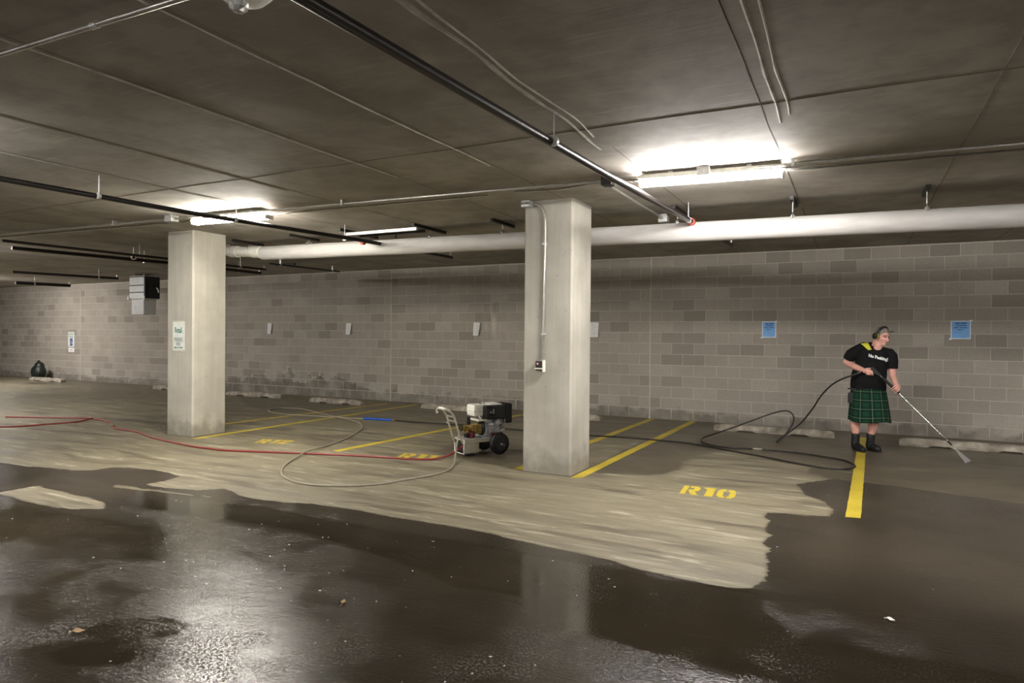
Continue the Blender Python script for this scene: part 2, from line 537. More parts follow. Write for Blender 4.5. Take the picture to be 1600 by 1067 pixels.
def spline(pts, step=0.06):
    """Catmull-Rom through points"""
    P = [Vector(p) for p in pts]
    P = [P[0] * 2 - P[1]] + P + [P[-1] * 2 - P[-2]]
    out = []
    for i in range(1, len(P) - 2):
        p0, p1, p2, p3 = P[i - 1:i + 3]
        n = max(2, int((p2 - p1).length / step))
        for k in range(n):
            t = k / n
            out.append(0.5 * ((2 * p1) + (p2 - p0) * t + (2 * p0 - 5 * p1 + 4 * p2 - p3) * t * t + (3 * p1 - p0 - 3 * p2 + p3) * t ** 3))
    out.append(P[-2])
    return out

def evaluated(o):
    bpy.context.view_layer.update()
    dg = bpy.context.evaluated_depsgraph_get()
    return bpy.data.meshes.new_from_object(o.evaluated_get(dg), depsgraph=dg)

def fused(mb, name, mat, parent, voxel=0.006, smooth=3, loc=None):
    """melts overlapping shapes into one continuous surface"""
    o = mb.build(name, mat, None)
    r = o.modifiers.new('r', 'REMESH'); r.mode = 'VOXEL'; r.voxel_size = voxel; r.use_smooth_shade = True
    if smooth:
        sm = o.modifiers.new('s', 'SMOOTH'); sm.factor = 0.5; sm.iterations = smooth
    me = evaluated(o)
    old = o.data
    bpy.data.objects.remove(o, do_unlink=True)
    bpy.data.meshes.remove(old)
    me.name = name
    me.polygons.foreach_set('use_smooth', [True] * len(me.polygons))
    if len(me.materials) == 0: me.materials.append(mat)
    return link(name, me, mat, parent, loc)

def text_mesh(body, size, extrude=0.001, bold=0.0, sx=1.0):
    cu = bpy.data.curves.new('lettering', 'FONT')
    cu.body = body; cu.size = size; cu.extrude = extrude; cu.offset = bold
    cu.align_x = 'CENTER'; cu.align_y = 'CENTER'; cu.resolution_u = 2
    o = bpy.data.objects.new('lettering', cu)
    COL.objects.link(o)
    me = evaluated(o)
    bpy.data.objects.remove(o, do_unlink=True)
    bpy.data.curves.remove(cu)
    for v in me.vertices: v.co.x *= sx
    return me

def place_text(name, body, size, mat, parent, fn, bold=0.0, sx=1.0, extrude=0.0006):
    me = text_mesh(body, size, extrude, bold, sx)
    for v in me.vertices: v.co = fn(v.co.x, v.co.y, v.co.z)
    me.materials.clear()
    return link(name, me, mat, parent)

# ------------------------------------------------------------------ floor
def seg_sdf(px, py, poly):
    """signed distance, positive inside"""
    n = len(poly)
    d = np.full(px.shape, 1e9); inside = np.zeros(px.shape, bool)
    for i in range(n):
        ax, ay = poly[i]; bx, by = poly[(i + 1) % n]
        ex, ey = bx - ax, by - ay
        wx, wy = px - ax, py - ay
        t = np.clip((wx * ex + wy * ey) / (ex * ex + ey * ey + 1e-12), 0, 1)
        d = np.minimum(d, (wx - ex * t) ** 2 + (wy - ey * t) ** 2)
        c = ((ay > py) != (by > py)) & (px < (bx - ax) * (py - ay) / (by - ay + 1e-12) + ax)
        inside ^= c
    d = np.sqrt(d)
    return np.where(inside, d, -d)

WET = [(-2.0, -8.35), (1.122, -8.172), (1.57, -8.083), (1.873, -8.032), (2.018, -7.909), (2.03, -7.736), (2.249, -7.652), (2.564, -7.596), (2.824, -7.607), (3.137, -7.695), (3.189, -7.916), (3.158, -8.103), (3.479, -8.084), (3.845, -8.002), (3.992, -7.825), (4.409, -7.951), (4.68, -7.966), (4.955, -7.92), (5.19, -7.841), (5.687, -7.815), (5.985, -7.838), (6.505, -7.834), (6.87, -7.836), (7.234, -7.88), (7.577, -7.934), (7.784, -7.95), (8.034, -7.982), (8.286, -8.072), (8.546, -8.101), (8.708, -8.112), (8.824, -8.109), (8.915, -8.084), (8.985, -8.045), (9.011, -7.959), (9.042, -7.829), (9.028, -7.665), (9.005, -7.565), (9.023, -7.468), (8.978, -7.371), (8.998, -7.199), (8.938, -7.097), (8.963, -6.829), (8.898, -6.669), (8.916, -6.427), (8.847, -6.263), (8.861, -6.112), (8.996, -6.085), (9.185, -6.074), (9.357, -5.978), (9.376, -5.725), (9.275, -5.41), (9.116, -5.268), (9.031, -4.873), (8.977, -4.802), (9.159, -4.522), (9.326, -4.28), (9.9, -4.35), (11.0, -4.6), (26.0, -4.8), (26.0, -26.0), (-26.0, -26.0), (-26.0, -9.2)]
# damp (not standing) water and one painted wall shadow: polygon, level, softness
DAMP_SHADE = [
    ([(9.326, -4.28), (9.12, -4.006), (9.052, -3.748), (8.733, -3.518), (8.394, -3.209), (8.111, -2.928), (7.862, -3.188), (7.707, -3.66), (7.674, -4.129), (7.744, -4.628), (7.601, -4.995), (7.422, -5.136), (7.139, -5.179), (6.974, -5.353), (6.80, -5.1), (6.7, 0.3), (26, 0.3), (26, -5), (9.4, -5.2)], 0.95, 0.10),
    ([(1.2, -0.5), (3.9, -0.55), (6.9, -0.3), (6.8, -2.6), (5.2, -3.2), (3.2, -2.7), (1.8, -1.9), (0.6, -1.3)], 0.66, 0.5),
    ([(4.2, -3.4), (6.2, -3.2), (6.2, -5.1), (5.6, -5.5), (4.7, -5.2)], 0.85, 0.2),
    ([(-4.5, -1.1), (-0.5, -1.0), (0.4, -2.4), (-1.6, -3.4), (-5.5, -2.6)], 0.52, 0.4),
    ([(-12.5, -0.1), (-9.2, -0.1), (-9.0, -1.0), (-12.5, -1.6)], 1.0, 0.15),  # shadow band along the far left wall foot, painted in as full damp
    ([(-1.2, -4.6), (0.3, -4.2), (0.3, -4.5), (-1.2, -4.85)], 1.0, 0.08),
    ([(-2.0, -5.0), (0.3, -5.0), (0.3, -5.25), (-2.4, -5.2)], 1.0, 0.08),
    ([(1.0, -5.6), (3.4, -5.2), (3.5, -4.2), (1.0, -4.4)], 0.55, 0.3),
]
PUDDLE = [([(3.2, -8.2), (9.0, -8.15), (9.2, -8.6), (7.4, -8.9), (5.8, -8.5), (3.8, -8.7)], 0.85, 0.15),
          ([(7.6, -8.7), (10.2, -8.6), (10.4, -9.2), (8.0, -9.2)], 0.8, 0.2),
          ([(6.04, -10.33), (6.05, -10.2), (6.24, -10.06), (6.40, -10.06), (6.44, -10.16), (6.30, -10.30)], 1.2, 0.12),
          ([(6.15, -10.54), (6.17, -10.46), (6.36, -10.33), (6.54, -10.32), (6.52, -10.42), (6.32, -10.57)], 1.2, 0.12),
          ([(2.8, -9.1), (5.0, -9.0), (5.3, -9.5), (3.6, -9.9)], 0.7, 0.25)]

DRY_ISLES = [[(2.3, -8.66), (3.05, -8.68), (3.5, -8.72), (3.75, -8.86), (3.5, -9.0), (3.0, -9.05), (2.3, -9.0)], [(2.9, -8.25), (3.6, -8.18), (4.2, -8.12), (3.7, -8.22), (3.0, -8.32)]]
DRAIN = [([(9.0, -3.5), (9.0, -7.2), (10.0, -7.7), (13, -7.2), (13, -3.5)], 1.0, 0.9), ([(2.0, -7.5), (4.6, -7.6), (4.4, -8.4), (2.0, -9.0)], 0.8, 0.5)]

def floor():
    xs = np.concatenate([np.arange(-26, -4, 0.3), np.arange(-4, 1.5, 0.08), np.arange(1.5, 12.5, 0.045), np.arange(12.5, 26.1, 0.5)])
    ys = np.concatenate([np.arange(-26, -11.5, 0.5), np.arange(-11.5, -5.0, 0.045), np.arange(-5.0, 0.01, 0.06), [0.05, 0.3]])
    X, Y = np.meshgrid(xs, ys)
    nx, ny = len(xs), len(ys)
    co = np.stack([X.ravel(), Y.ravel(), np.zeros(nx * ny)], 1)
    idx = np.arange(nx * ny).reshape(ny, nx)
    quads = np.stack([idx[:-1, :-1], idx[:-1, 1:], idx[1:, 1:], idx[1:, :-1]], -1).reshape(-1, 4)
    me = bpy.data.meshes.new('floor')
    me.vertices.add(len(co)); me.vertices.foreach_set('co', co.ravel())
    me.loops.add(quads.size); me.loops.foreach_set('vertex_index', quads.ravel())
    me.polygons.add(len(quads))
    me.polygons.foreach_set('loop_start', np.arange(0, quads.size, 4))
    me.update(calc_edges=True)
    px, py = co[:, 0], co[:, 1]
    soak = seg_sdf(px, py, WET)
    for hole in DRY_ISLES:
        soak = np.minimum(soak, -seg_sdf(px, py, hole))
    soak = np.clip(soak, -0.6, 0.6)
    def blend(base, items):
        v = np.full(px.shape, base)
        for poly, lev, soft in items:
            k = np.clip(seg_sdf(px, py, poly) / soft + 0.5, 0, 1)
            k = k * k * (3 - 2 * k)
            v = v * (1 - k) + lev * k
        return v
    for nm, arr in (('soak', soak), ('damp', blend(0.29, DAMP_SHADE)), ('puddle', blend(0.36, PUDDLE)), ('drain', blend(0.0, DRAIN))):
        a = me.attributes.new(nm, 'FLOAT', 'POINT')
        a.data.foreach_set('value', arr.astype(np.float32))
    return tag(link('floor', me, MAT['floor']), kind='structure')
FLOOR = floor()

def quad_paint(name, q, mat, label=None, z=0.002, n=60, ragged=0.0025):
    """painted bar, quad corners given as near-left, near-right, far-right, far-left"""
    a, b, c, d = [Vector((x, y, 0)) for x, y in q]
    vs = []
    for i in range(n + 1):
        t = i / n
        l = a.lerp(d, t); r = b.lerp(c, t)
        vs.append((l.x + random.uniform(-ragged, ragged), l.y, z)); vs.append((r.x + random.uniform(-ragged, ragged), r.y, z))
    fs = [(2 * i, 2 * i + 1, 2 * i + 3, 2 * i + 2) for i in range(n)]
    m = MB(); m.add(vs, fs)
    m.add([(x, y, 0.0002) for x, y, _ in vs], [f[::-1] for f in fs])
    o = m.build(name, mat, FLOOR)
    if label: o['label'] = label
    return o

quad_paint('parking_line', [(6.80, -5.66), (6.915, -5.60), (6.98, -0.08), (6.865, -0.06)], MAT['paint'], 'yellow parking line touching the near column foot')
quad_paint('parking_line', [(6.045, -5.56), (6.165, -5.56), (6.225, -0.10), (6.115, -0.06)], MAT['paint'], 'yellow parking line passing behind the near column')
quad_paint('parking_line', [(3.430, -5.66), (3.540, -5.70), (3.86, -0.50), (3.755, -0.50)], MAT['paint'], 'yellow parking line running under the pressure washer')
quad_paint('parking_line', [(0.960, -5.91), (1.075, -5.90), (1.02, -0.33), (0.90, -0.28)], MAT['paint'], 'yellow parking line beside the far column foot')
quad_paint('parking_line', [(0.00, -4.75), (0.12, -4.80), (0.33, -0.53), (0.21, -0.45)], MAT['paint_old'], 'faded yellow parking line behind the far column')
quad_paint('parking_line', [(9.475, -5.955), (9.595, -5.93), (9.715, -0.66), (9.61, -0.645)], MAT['paint'], 'yellow parking line under the man in the kilt')

def stencil(name, chars, q, mat, label):
    """stencilled bay number; q = near-left, near-right, far-right, far-left"""
    a, b, c, d = [Vector((x, y, 0)) for x, y in q]
    def at(u, v):
        return a.lerp(b, u).lerp(d.lerp(c, u), v)
    def arc(cx, cy, rx, ry, t0, t1, n=8):
        return [(cx + rx * math.cos(t0 + (t1 - t0) * i / n), cy + ry * math.sin(t0 + (t1 - t0) * i / n)) for i in range(n + 1)]
    G = {
        'R': [[(0, 0), (.30, 0), (.30, 1), (0, 1)],
              [(.38, .80), (.60, .80), (.64, .76), (.64, .66), (.60, .60), (.38, .60), (.38, .42), (.62, .0), (1.0, 0), (.74, .40), (.92, .5), (.98, .68), (.94, .88), (.80, 1), (.38, 1)]],
        '1': [[(.18, 0), (.62, 0), (.62, 1), (.0, 1), (.0, .86), (.18, .80)]],
        '0': [[(.46, 0), (.46, .18), (.34, .22), (.34, .78), (.46, .82), (.46, 1), (.2, 1), (.04, .84), (0, .6), (0, .4), (.04, .16), (.2, 0)],
              [(.54, 1), (.54, .82), (.66, .78), (.66, .22), (.54, .18), (.54, 0), (.8, 0), (.96, .16), (1, .4), (1, .6), (.96, .84), (.8, 1)]],
        '2': [[(.0, 0), (1, 0), (1, .2), (.45, .2), (.95, .6), (.96, .82), (.8, 1), (.5, 1), (.5, .8), (.62, .76), (.62, .66), (0, .24)],
              [(.42, 1), (.42, .8), (.34, .74), (.34, .62), (0, .62), (.04, .84), (.2, 1)]],
    }
    m = MB()
    wid = {'1': 0.62}
    tot = sum(wid.get(ch, 1.0) for ch in chars) + 0.16 * (len(chars) - 1)
    x = 0.0
    for ch in chars:
        for poly in G[ch]:
            vs = []
            for (u, v) in poly:
                p = at((x + u) / tot, v)
                vs.append((p.x, p.y, 0.0025))
            bm = bmesh.new()
            bv = [bm.verts.new(p) for p in vs]
            f = bm.faces.new(bv)
            f.normal_update()
            bmesh.ops.triangulate(bm, faces=[f])
            m.bm(bm)
        x += wid.get(ch, 1.0) + 0.16
    o = m.build(name, mat, FLOOR)
    for p in o.data.polygons:
        if p.normal.z < 0: p.flip()
    o.data.update()
    o['label'] = label
stencil('bay_number', 'R10', [(8.011, -5.801), (8.527, -5.774), (8.5, -5.401), (7.981, -5.418)], MAT['paint'], 'yellow stencilled R10 on the floor')
stencil('bay_number', 'R11', [(4.455, -5.696), (4.939, -5.563), (4.84, -5.267), (4.357, -5.338)], MAT['paint'], 'yellow stencilled R11 on the floor')
stencil('bay_number', 'R12', [(2.054, -5.75), (2.492, -5.577), (2.400, -5.30), (1.900, -5.45)], MAT['paint_old'], 'faded yellow stencilled R12 on the floor')

# ------------------------------------------------------------------ ceiling
CEILING = tag(MB().box((-26, -26, CEIL), (26, 0.3, CEIL + 0.25)).build('ceiling', MAT['ceiling']), kind='structure')
def seam(x, y0, y1, w, mat, wob=0.02, z=0.005, along='y', step=0.12):
    """raised laitance ridge left by a formwork joint"""
    n = int(abs(y1 - y0) / step)
    vs = []
    for i in range(n + 1):
        y = y0 + (y1 - y0) * i / n
        c = mnoise.noise(Vector((x * 3.1, y * 1.3, 0))) * wob
        ww = w * (0.55 + 0.8 * abs(mnoise.noise(Vector((x, y * 2.7, 5)))))
        for (dx, dz) in ((-ww, 0.0), (0, -z), (ww, 0.0)):
            p = (x + c + dx, y, CEIL + dz - 0.0004)
            vs.append(p if along == 'y' else (p[1], p[0], p[2]))
    fs = []
    for i in range(n):
        for k in range(2):
            a = 3 * i + k
            fs.append((a, a + 1, a + 4, a + 3))
    return MB().add(vs, fs).build('ceiling_seam', mat, CEILING)
for x in (3.12, 4.19, 5.6, 6.62):
    seam(x, -12.5, -7.2, 0.016, MAT['seam'])
    seam(x + 0.05, -12.5, -4.0, 0.006, MAT['seamdark'], 0.004, 0.002)
seam(7.70, -12.5, -7.25, 0.022, MAT['seam'], 0.05)
seam(7.76, -10.4, -7.6, 0.013, MAT['seam'], 0.06)
seam(9.06, -12.5, -7.35, 0.016, MAT['seam'], 0.02)
seam(9.12, -12.5, -7.5, 0.010, MAT['seam'], 0.03)
seam(8.97, -12.5, -4.4, 0.009, MAT['seamdark'], 0.012, 0.002)
seam(7.80, -7.3, -4.4, 0.006, MAT['seamdark'], 0.004, 0.002)
for x in (10.25, 11.4, 1.9, 0.7, -0.5, -1.7, -2.9, -4.1):
    seam(x, -12.5, -0.1, 0.007, MAT['seamdark'], 0.006, 0.002)
for x in (3.12, 4.19, 5.4, 6.62, 7.8, 8.97):
    seam(x, -4.0, -0.1, 0.007, MAT['seamdark'], 0.004, 0.002)
seam(-7.80, -4, 12.5, 0.010, MAT['seamdark'], 0.02, 0.003, along='x')
seam(-2.20, -14, 12.5, 0.008, MAT['seamdark'], 0.01, 0.003, along='x')

# ------------------------------------------------------------------ block walls
BL, BH = 0.4064, 0.2032
J = 0.012
def block_mesh(length, name):
    l, h = length - J, BH - J
    c = 0.004
    y0, y1 = -0.005, 0.06
    vs = [(0, y1, 0), (l, y1, 0), (l, y1, h), (0, y1, h), (0, y0 + c, 0), (l, y0 + c, 0), (l, y0 + c, h), (0, y0 + c, h), (c, y0, c), (l - c, y0, c), (l - c, y0, h - c), (c, y0, h - c)]
    fs = [(0, 1, 2, 3), (8, 9, 10, 11)]
    for a in (0, 4):
        for i in range(4):
            k = (i + 1) % 4
            fs.append((a + i, a + k, a + 4 + k, a + 4 + i))
    me = MB().add(vs, fs).mesh(name)
    me.materials.append(MAT['block'])
    return me
FULL = block_mesh(BL, 'block'); HALF = block_mesh(BL / 2, 'half_block')
def wall_panel(x0, n, mesh_only=False):
    w_ = MB().box((x0, 0.0, 0.0), (x0 + n * BL, 0.2, CEIL)).build('wall_back', MAT['mortar'])
    tag(w_, kind='structure')
    for k in range(15):
        z = CEIL - (k + 1) * BH + J / 2
        row = [(x0 + i * BL, FULL) for i in range(n)] if k % 2 == 0 else \
              [(x0, HALF)] + [(x0 + (i + .5) * BL, FULL) for i in range(n - 1)] + [(x0 + (n - .5) * BL, HALF)]
        for x, me in row:
            o = bpy.data.objects.new('block', me)
            COL.objects.link(o)
            o.parent = w_
            o.location = (x + J / 2, random.uniform(-0.0015, 0.001), z)
    # sealant bead of the control joint at the panel's end
    m = MB().tube([(x0, -0.006, 0.0), (x0, -0.006, CEIL)], 0.012, 8)
    m.ball((x0, -0.012, 0.012), (0.022, 0.016, 0.02))
    m.build('sealant_joint', MAT['sealant'], w_)
    return w_
for x0 in (6.096, 0.0, -6.096, -12.192, -18.288):
    wall_panel(x0, 15)
tag(MB().box((12.192, 0.0, 0), (26, 0.2, CEIL)).build('wall_back', MAT['mortar']), kind='structure')
tag(MB().box((-26, 0.0, 0), (-18.288, 0.2, CEIL)).build('wall_back', MAT['mortar']), kind='structure')
tag(MB().box((-18.288, -0.014, CEIL - 0.020), (12.192, -0.001, CEIL - 0.0005)).build('trim_1', MAT['sealant']), kind='structure')
tag(MB().box((-26.2, -26, 0), (-26, 0.2, CEIL)).build('wall_left', MAT['mortar']), kind='structure')
tag(MB().box((26, -26, 0), (26.2, 0.2, CEIL)).build('wall_right', MAT['mortar']), kind='structure')
tag(MB().box((-26, -26.2, 0), (26, -26, CEIL)).build('wall_front', MAT['mortar']), kind='structure')

# ------------------------------------------------------------------ columns
def column(x0, x1, y0, y1, label):
    c = 0.022
    poly = [(x0 + c, y0), (x1 - c, y0), (x1, y0 + c), (x1, y1 - c), (x1 - c, y1), (x0 + c, y1), (x0, y1 - c), (x0, y0 + c)]
    o = MB().prism(poly, lambda u, v, d: (u, v, d), 0.0, CEIL).build('concrete_column', MAT['column'])
    tag(o, label, 'column', 'square concrete columns')
    MB().prism([(a + (0.004 if a > (x0 + x1) / 2 else -0.004), b + (0.004 if b > (y0 + y1) / 2 else -0.004)) for a, b in poly], lambda u, v, d: (u, v, d), 0.0, 0.012).build('base_joint', MAT['seamdark'], o)
    return o
column(6.199, 6.790, -5.625, -5.045, 'square concrete column with a steel conduit and small black box')
column(0.306, 0.895, -5.850, -5.268, 'square concrete column carrying the Retail parking sign')

# ------------------------------------------------------------------ wheel stops
def wheel_stop(x0, x1, y, label, seed, rz=0.0):
    L = x1 - x0
    root = empty('wheel_stop', ((x0 + x1) / 2, y, 0), rz)
    n = 36
    vs = []; fs = []
    prof = [(-.085, .0), (-.088, .035), (-.07, .085), (-.045, .108), (.045, .108), (.07, .085), (.088, .035), (.085, .0)]
    for i in range(n + 1):
        t = i / n
        x = -L / 2 + L * t
        e = min(1.0, min(t, 1 - t) * 14)
        sc = 0.72 + 0.28 * math.sqrt(e)
        notch = 0.022 if (0.22 < t < 0.36 or 0.64 < t < 0.78) else 0.0
        for (py, pz) in prof:
            q = mnoise.noise(Vector((x * 6 + seed * 9, py * 14, pz * 14))) * 0.011
            z = pz * sc + (q if pz > 0.02 else 0)
            if pz < 0.01: z = notch
            vs.append((x + q * 0.5, py * (0.85 + .15 * sc) + q, max(0.0, z)))
    k = len(prof)
    for i in range(n):
        for j in range(k):
            a = i * k + j; b = i * k + (j + 1) % k
            fs.append((a, b, b + k, a + k))
    m = MB().add(vs, fs, False)
    m.add(vs[:k], [tuple(range(k))]); m.add(vs[-k:], [tuple(range(k))[::-1]])
    m.build('body', MAT['stop'], root)
    for s in (-1, 1):
        MB().cyl((s * L * 0.32, 0, 0.09), (s * L * 0.32, 0, 0.112), 0.014, 10).build('anchor_pin', MAT['strut'], root)
    tag(root, label, 'wheel stop', 'concrete wheel stops along the block wall')
    return root
wheel_stop(7.47, 9.27, -0.93, 'worn concrete wheel stop behind the looped black hose', 1)
wheel_stop(10.12, 11.95, -1.16, 'damp concrete wheel stop behind the spray wand tip', 2)
wheel_stop(1.47, 3.30, -0.80, 'concrete wheel stop behind the pressure washer handle', 3)
wheel_stop(3.86, 5.42, -0.82, 'concrete wheel stop half hidden behind the near column', 4)
wheel_stop(-1.43, 0.06, -1.05, 'concrete wheel stop between two faded yellow lines, in full view', 5)
wheel_stop(-4.40, -2.52, -0.86, 'concrete wheel stop just past the far column by the stained wall', 6)
wheel_stop(-7.46, -5.70, -0.72, 'concrete wheel stop partly hidden by the far column, below the unit heater', 7)
wheel_stop(-13.6, -11.85, -0.70, 'dark concrete wheel stop at the far left beside a black sack', 8)

sack = empty('rubbish_sack', (-13.75, -0.42, 0))
tag(sack, 'dark rounded sack slumped against the wall at far left', 'sack')
m = MB().ball((0, 0, 0.24), (0.27, 0.2, 0.25)).ball((0.05, 0, 0.42), (0.17, 0.14, 0.16)).tube([(0, 0, 0.5), (0.02, 0, 0.62)], [0.07, 0.03])
for v in range(0): pass
b = fused(m, 'body', MAT['bag'], sack, 0.02, 2)
for v in b.data.vertices: v.co.z = max(0.0, v.co.z)
MB().tube([(0.02 + .05 * math.cos(a), .05 * math.sin(a), 0.53) for a in [i * PI / 6 for i in range(13)]], 0.012, 6).build('tie', MAT['black'], sack)

# ------------------------------------------------------------------ strip lights
def strip_light(p0, p1, mat, label, z=2.925):
    a = Vector((p0[0], p0[1], 0)); b = Vector((p1[0], p1[1], 0))
    d = b - a; L = d.length
    root = empty('strip_light', ((a.x + b.x) / 2, (a.y + b.y) / 2, CEIL), math.atan2(d.y, d.x))
    h = L / 2
    Z = z - CEIL
    MB().box((-h + .01, -.064, Z + .0505), (h - .01, .064, Z + .095), 0.006).build('housing', MAT['white'], root)
    prof = [(-.062, .050), (-.065, .034), (-.060, .014), (-.042, .001), (-.02, -.004), (.02, -.004), (.042, .001), (.060, .014), (.065, .034), (.062, .050)]
    MB().prism(prof, lambda u, v, dd: (dd, u, Z + v), -h, h).build('diffuser', mat, root)
    for s in (-1, 1):
        MB().box((s * h - .012, -.064, Z - .008), (s * h + .012, .064, Z + .05), 0.006).build('end_cap', MAT['white'], root)
        MB().box((s * h * 0.55 - .02, -.02, Z + .095), (s * h * 0.55 + .02, .02, -0.0005)).build('bracket', MAT['galv'], root)
    tag(root, label, 'light')
    return root
strip_light((7.75, -6.36), (8.97, -6.24), MAT['lamp_r'], 'lit strip light on the ceiling between column and man')
strip_light((2.03, -6.68), (3.23, -6.58), MAT['lamp_l'], 'lit strip light above the sign column, crossed by black pipe')
for lx_, ly_ in ((14.1, -6.0), (-4.6, -7.1), (2.6, -15.5), (8.4, -15.5), (14.2, -15.5), (-3.2, -15.5), (-10.6, -7.0), (-9.0, -15.5), (3.2, -10.6), (13.6, -10.1), (19.9, -6.0), (-12.3, -3.2)):  # unseen lamps added for ambient fill; last one inferred from the bright left wall
    o = strip_light((lx_ - .61, ly_), (lx_ + .61, ly_), MAT['lamp_unseen'], 'unseen strip light added to brighten the garage')
    o['group'] = 'unseen strip lights added to brighten the garage'

# ------------------------------------------------------------------ conduits
def run(name, pts, r, mat, label, cat, n=10, root=None):
    root = root or empty(name, pts[0])
    o0 = Vector(root.location)
    MB().tube([Vector(p) - o0 for p in pts], r, n).build('tube', mat, root)
    tag(root, label, cat)
    return root
def local_box(root, name, a, b, mat, bev=0.004):
    o0 = Vector(root.location)
    return MB().box(Vector(a) - o0, Vector(b) - o0, bev).build(name, mat, root)
def cy(x, off=0.0):      # conduit run slants slightly across the ceiling
    return -6.74 + (x - 2.05) * 0.0632 + off
c1 = run('conduit', [(x, cy(x), 3.005) for x in (-17, -6, 2, 7.3, 13)], 0.014, MAT['emt'], 'long steel conduit on the ceiling passing above both lamps', 'conduit')
c2 = run('conduit', [(x, cy(x, .2), 3.005) for x in (-17, -6, 2, 5.9, 6.1)] , 0.012, MAT['emt'], 'second steel conduit parallel to the lamp conduit, far end', 'conduit')
c3 = run('conduit', spline([(6.40, cy(6.4, .2), 3.02), (6.9, cy(6.9, .17), 3.0), (7.3, cy(7.3, .13), 3.02), (7.7, cy(7.7, .2), 3.015), (8.3, cy(8.3, .19), 3.01), (9.0, cy(9, .2), 3.005), (13, cy(13, .2), 3.005)], .1), 0.012, MAT['emt'], 'thin steel conduit leaving the column box and bending along lamp', 'conduit')
for x in (-2.5, .6, 4.4, 9.05, 10.9):
    local_box(c1, 'strap', (x - .012, cy(x) - .03, 2.985), (x + .012, cy(x) + .03, CEIL - .0005), MAT['galv'], 0)
local_box(c1, 'junction_box', (8.27, cy(8.33) - .05, 2.965), (8.38, cy(8.33) + .05, CEIL - .0005), MAT['galv'])
local_box(c1, 'junction_box', (7.40, cy(7.45) - .05, 2.955), (7.50, cy(7.45) + .06, CEIL - .0005), MAT['strut'])
local_box(c1, 'junction_box', (1.62, cy(1.7) - .06, 2.965), (1.76, cy(1.7) + .05, CEIL - .0005), MAT['galv'])
c4 = run('conduit', [(4.6, -10.50, 3.0), (5.9, -10.46, 3.0), (6.9, -10.43, 3.0), (8.2, -10.38, 3.0)], 0.014, MAT['emt'], 'bright steel conduit crossing the ceiling near the white dome fitting', 'conduit')
MB().tube([Vector((6.27, -10.4491, 3.0)) - Vector(c4.location), Vector((6.315, -10.4477, 3.0)) - Vector(c4.location)], .018, 10).build('coupling', MAT['galv'], c4)
local_box(c4, 'strap', (5.2, -10.50, 2.984), (5.23, -10.46, CEIL - .0005), MAT['galv'], 0)
c5 = run('conduit', [(7.40, -6.15, 3.0), (7.41, -5.2, 3.0), (7.42, -4.2, 3.0)], 0.013, MAT['emt'], 'short steel conduit running from lamp conduit back over white pipe', 'conduit')
local_box(c5, 'junction_box', (7.365, -4.28, 2.95), (7.475, -4.16, CEIL - .0005), MAT['galv'])
c6 = run('conduit', spline([(6.30, -5.66, 3.005), (6.38, -5.66, 3.0), (6.44, -5.648, 2.95), (6.465, -5.643, 2.84), (6.467, -5.640, 2.4), (6.455, -5.640, 1.8), (6.443, -5.640, 1.30)], .06), 0.012, MAT['emt'], 'white steel conduit running down the near column face', 'conduit')
local_box(c6, 'junction_box', (6.205, -5.73, 2.975), (6.315, -5.63, 3.044), MAT['galv'])
for z in (1.55, 2.55):
    local_box(c6, 'strap', (6.435, -5.657, z), (6.487, -5.626, z + .02), MAT['galv'], 0)

# small control box at the foot of that conduit
kb = empty('control_box', (6.42, -5.627, 1.2))
MB().box((-.042, -.055, -.045), (.048, -.001, .06), .005).build('case', MAT['black'], kb)
MB().box((.044, -.06, -.06), (.058, -.0005, .07), .003).build('back_plate', MAT['white'], kb)
MB().box((-.045, -.060, -.03), (.046, -.054, -.016)).build('pale_strip', MAT['white'], kb)
MB().box((-.036, -.058, .012), (.004, -.054, .05)).build('red_panel', MAT['reddark'], kb)
MB().ball((-.014, -.058, .03), .009).build('indicator', MAT['white'], kb)
tag(kb, 'small black control box with white strip on the near column', 'control box')

# ------------------------------------------------------------------ white jacketed drain pipe and hangers
PY = -4.6
def pz(x): return 2.845 - 0.0135 * (x - 1.0)
wp = empty('insulated_pipe', (0.9, PY, pz(.9)))
def W(*p): return Vector(p) - Vector(wp.location)
xs_ = [0.95 + i * 0.25 for i in range(62)]
MB().tube([W(x, PY + mnoise.noise(Vector((x, 0, 0))) * .008, pz(x)) for x in xs_], [0.112 + 0.004 * mnoise.noise(Vector((x * 2.1, 3, 0))) for x in xs_], 24).build('jacket', MAT['wrap'], wp)
MB().tube([W(.30, PY, 2.905), W(1.0, PY, 2.86)], 0.085, 20).build('bare_pipe', MAT['white'], wp)
MB().tube(spline([W(.03, PY, 3.030), W(.04, PY, 2.985), W(.10, PY, 2.93), W(.2, PY, 2.912), W(.33, PY, 2.905)], .04), 0.085, 20).build('elbow', MAT['white'], wp)
for x in (.28, .80):
    MB().tube([W(x - .09, PY, 2.91 - (x - .3) * .06), W(x + .09, PY, 2.90 - (x - .3) * .06)], 0.097, 20).build('coupling', MAT['white'], wp)
tag(wp, 'long white jacketed drain pipe running along the garage', 'pipe')
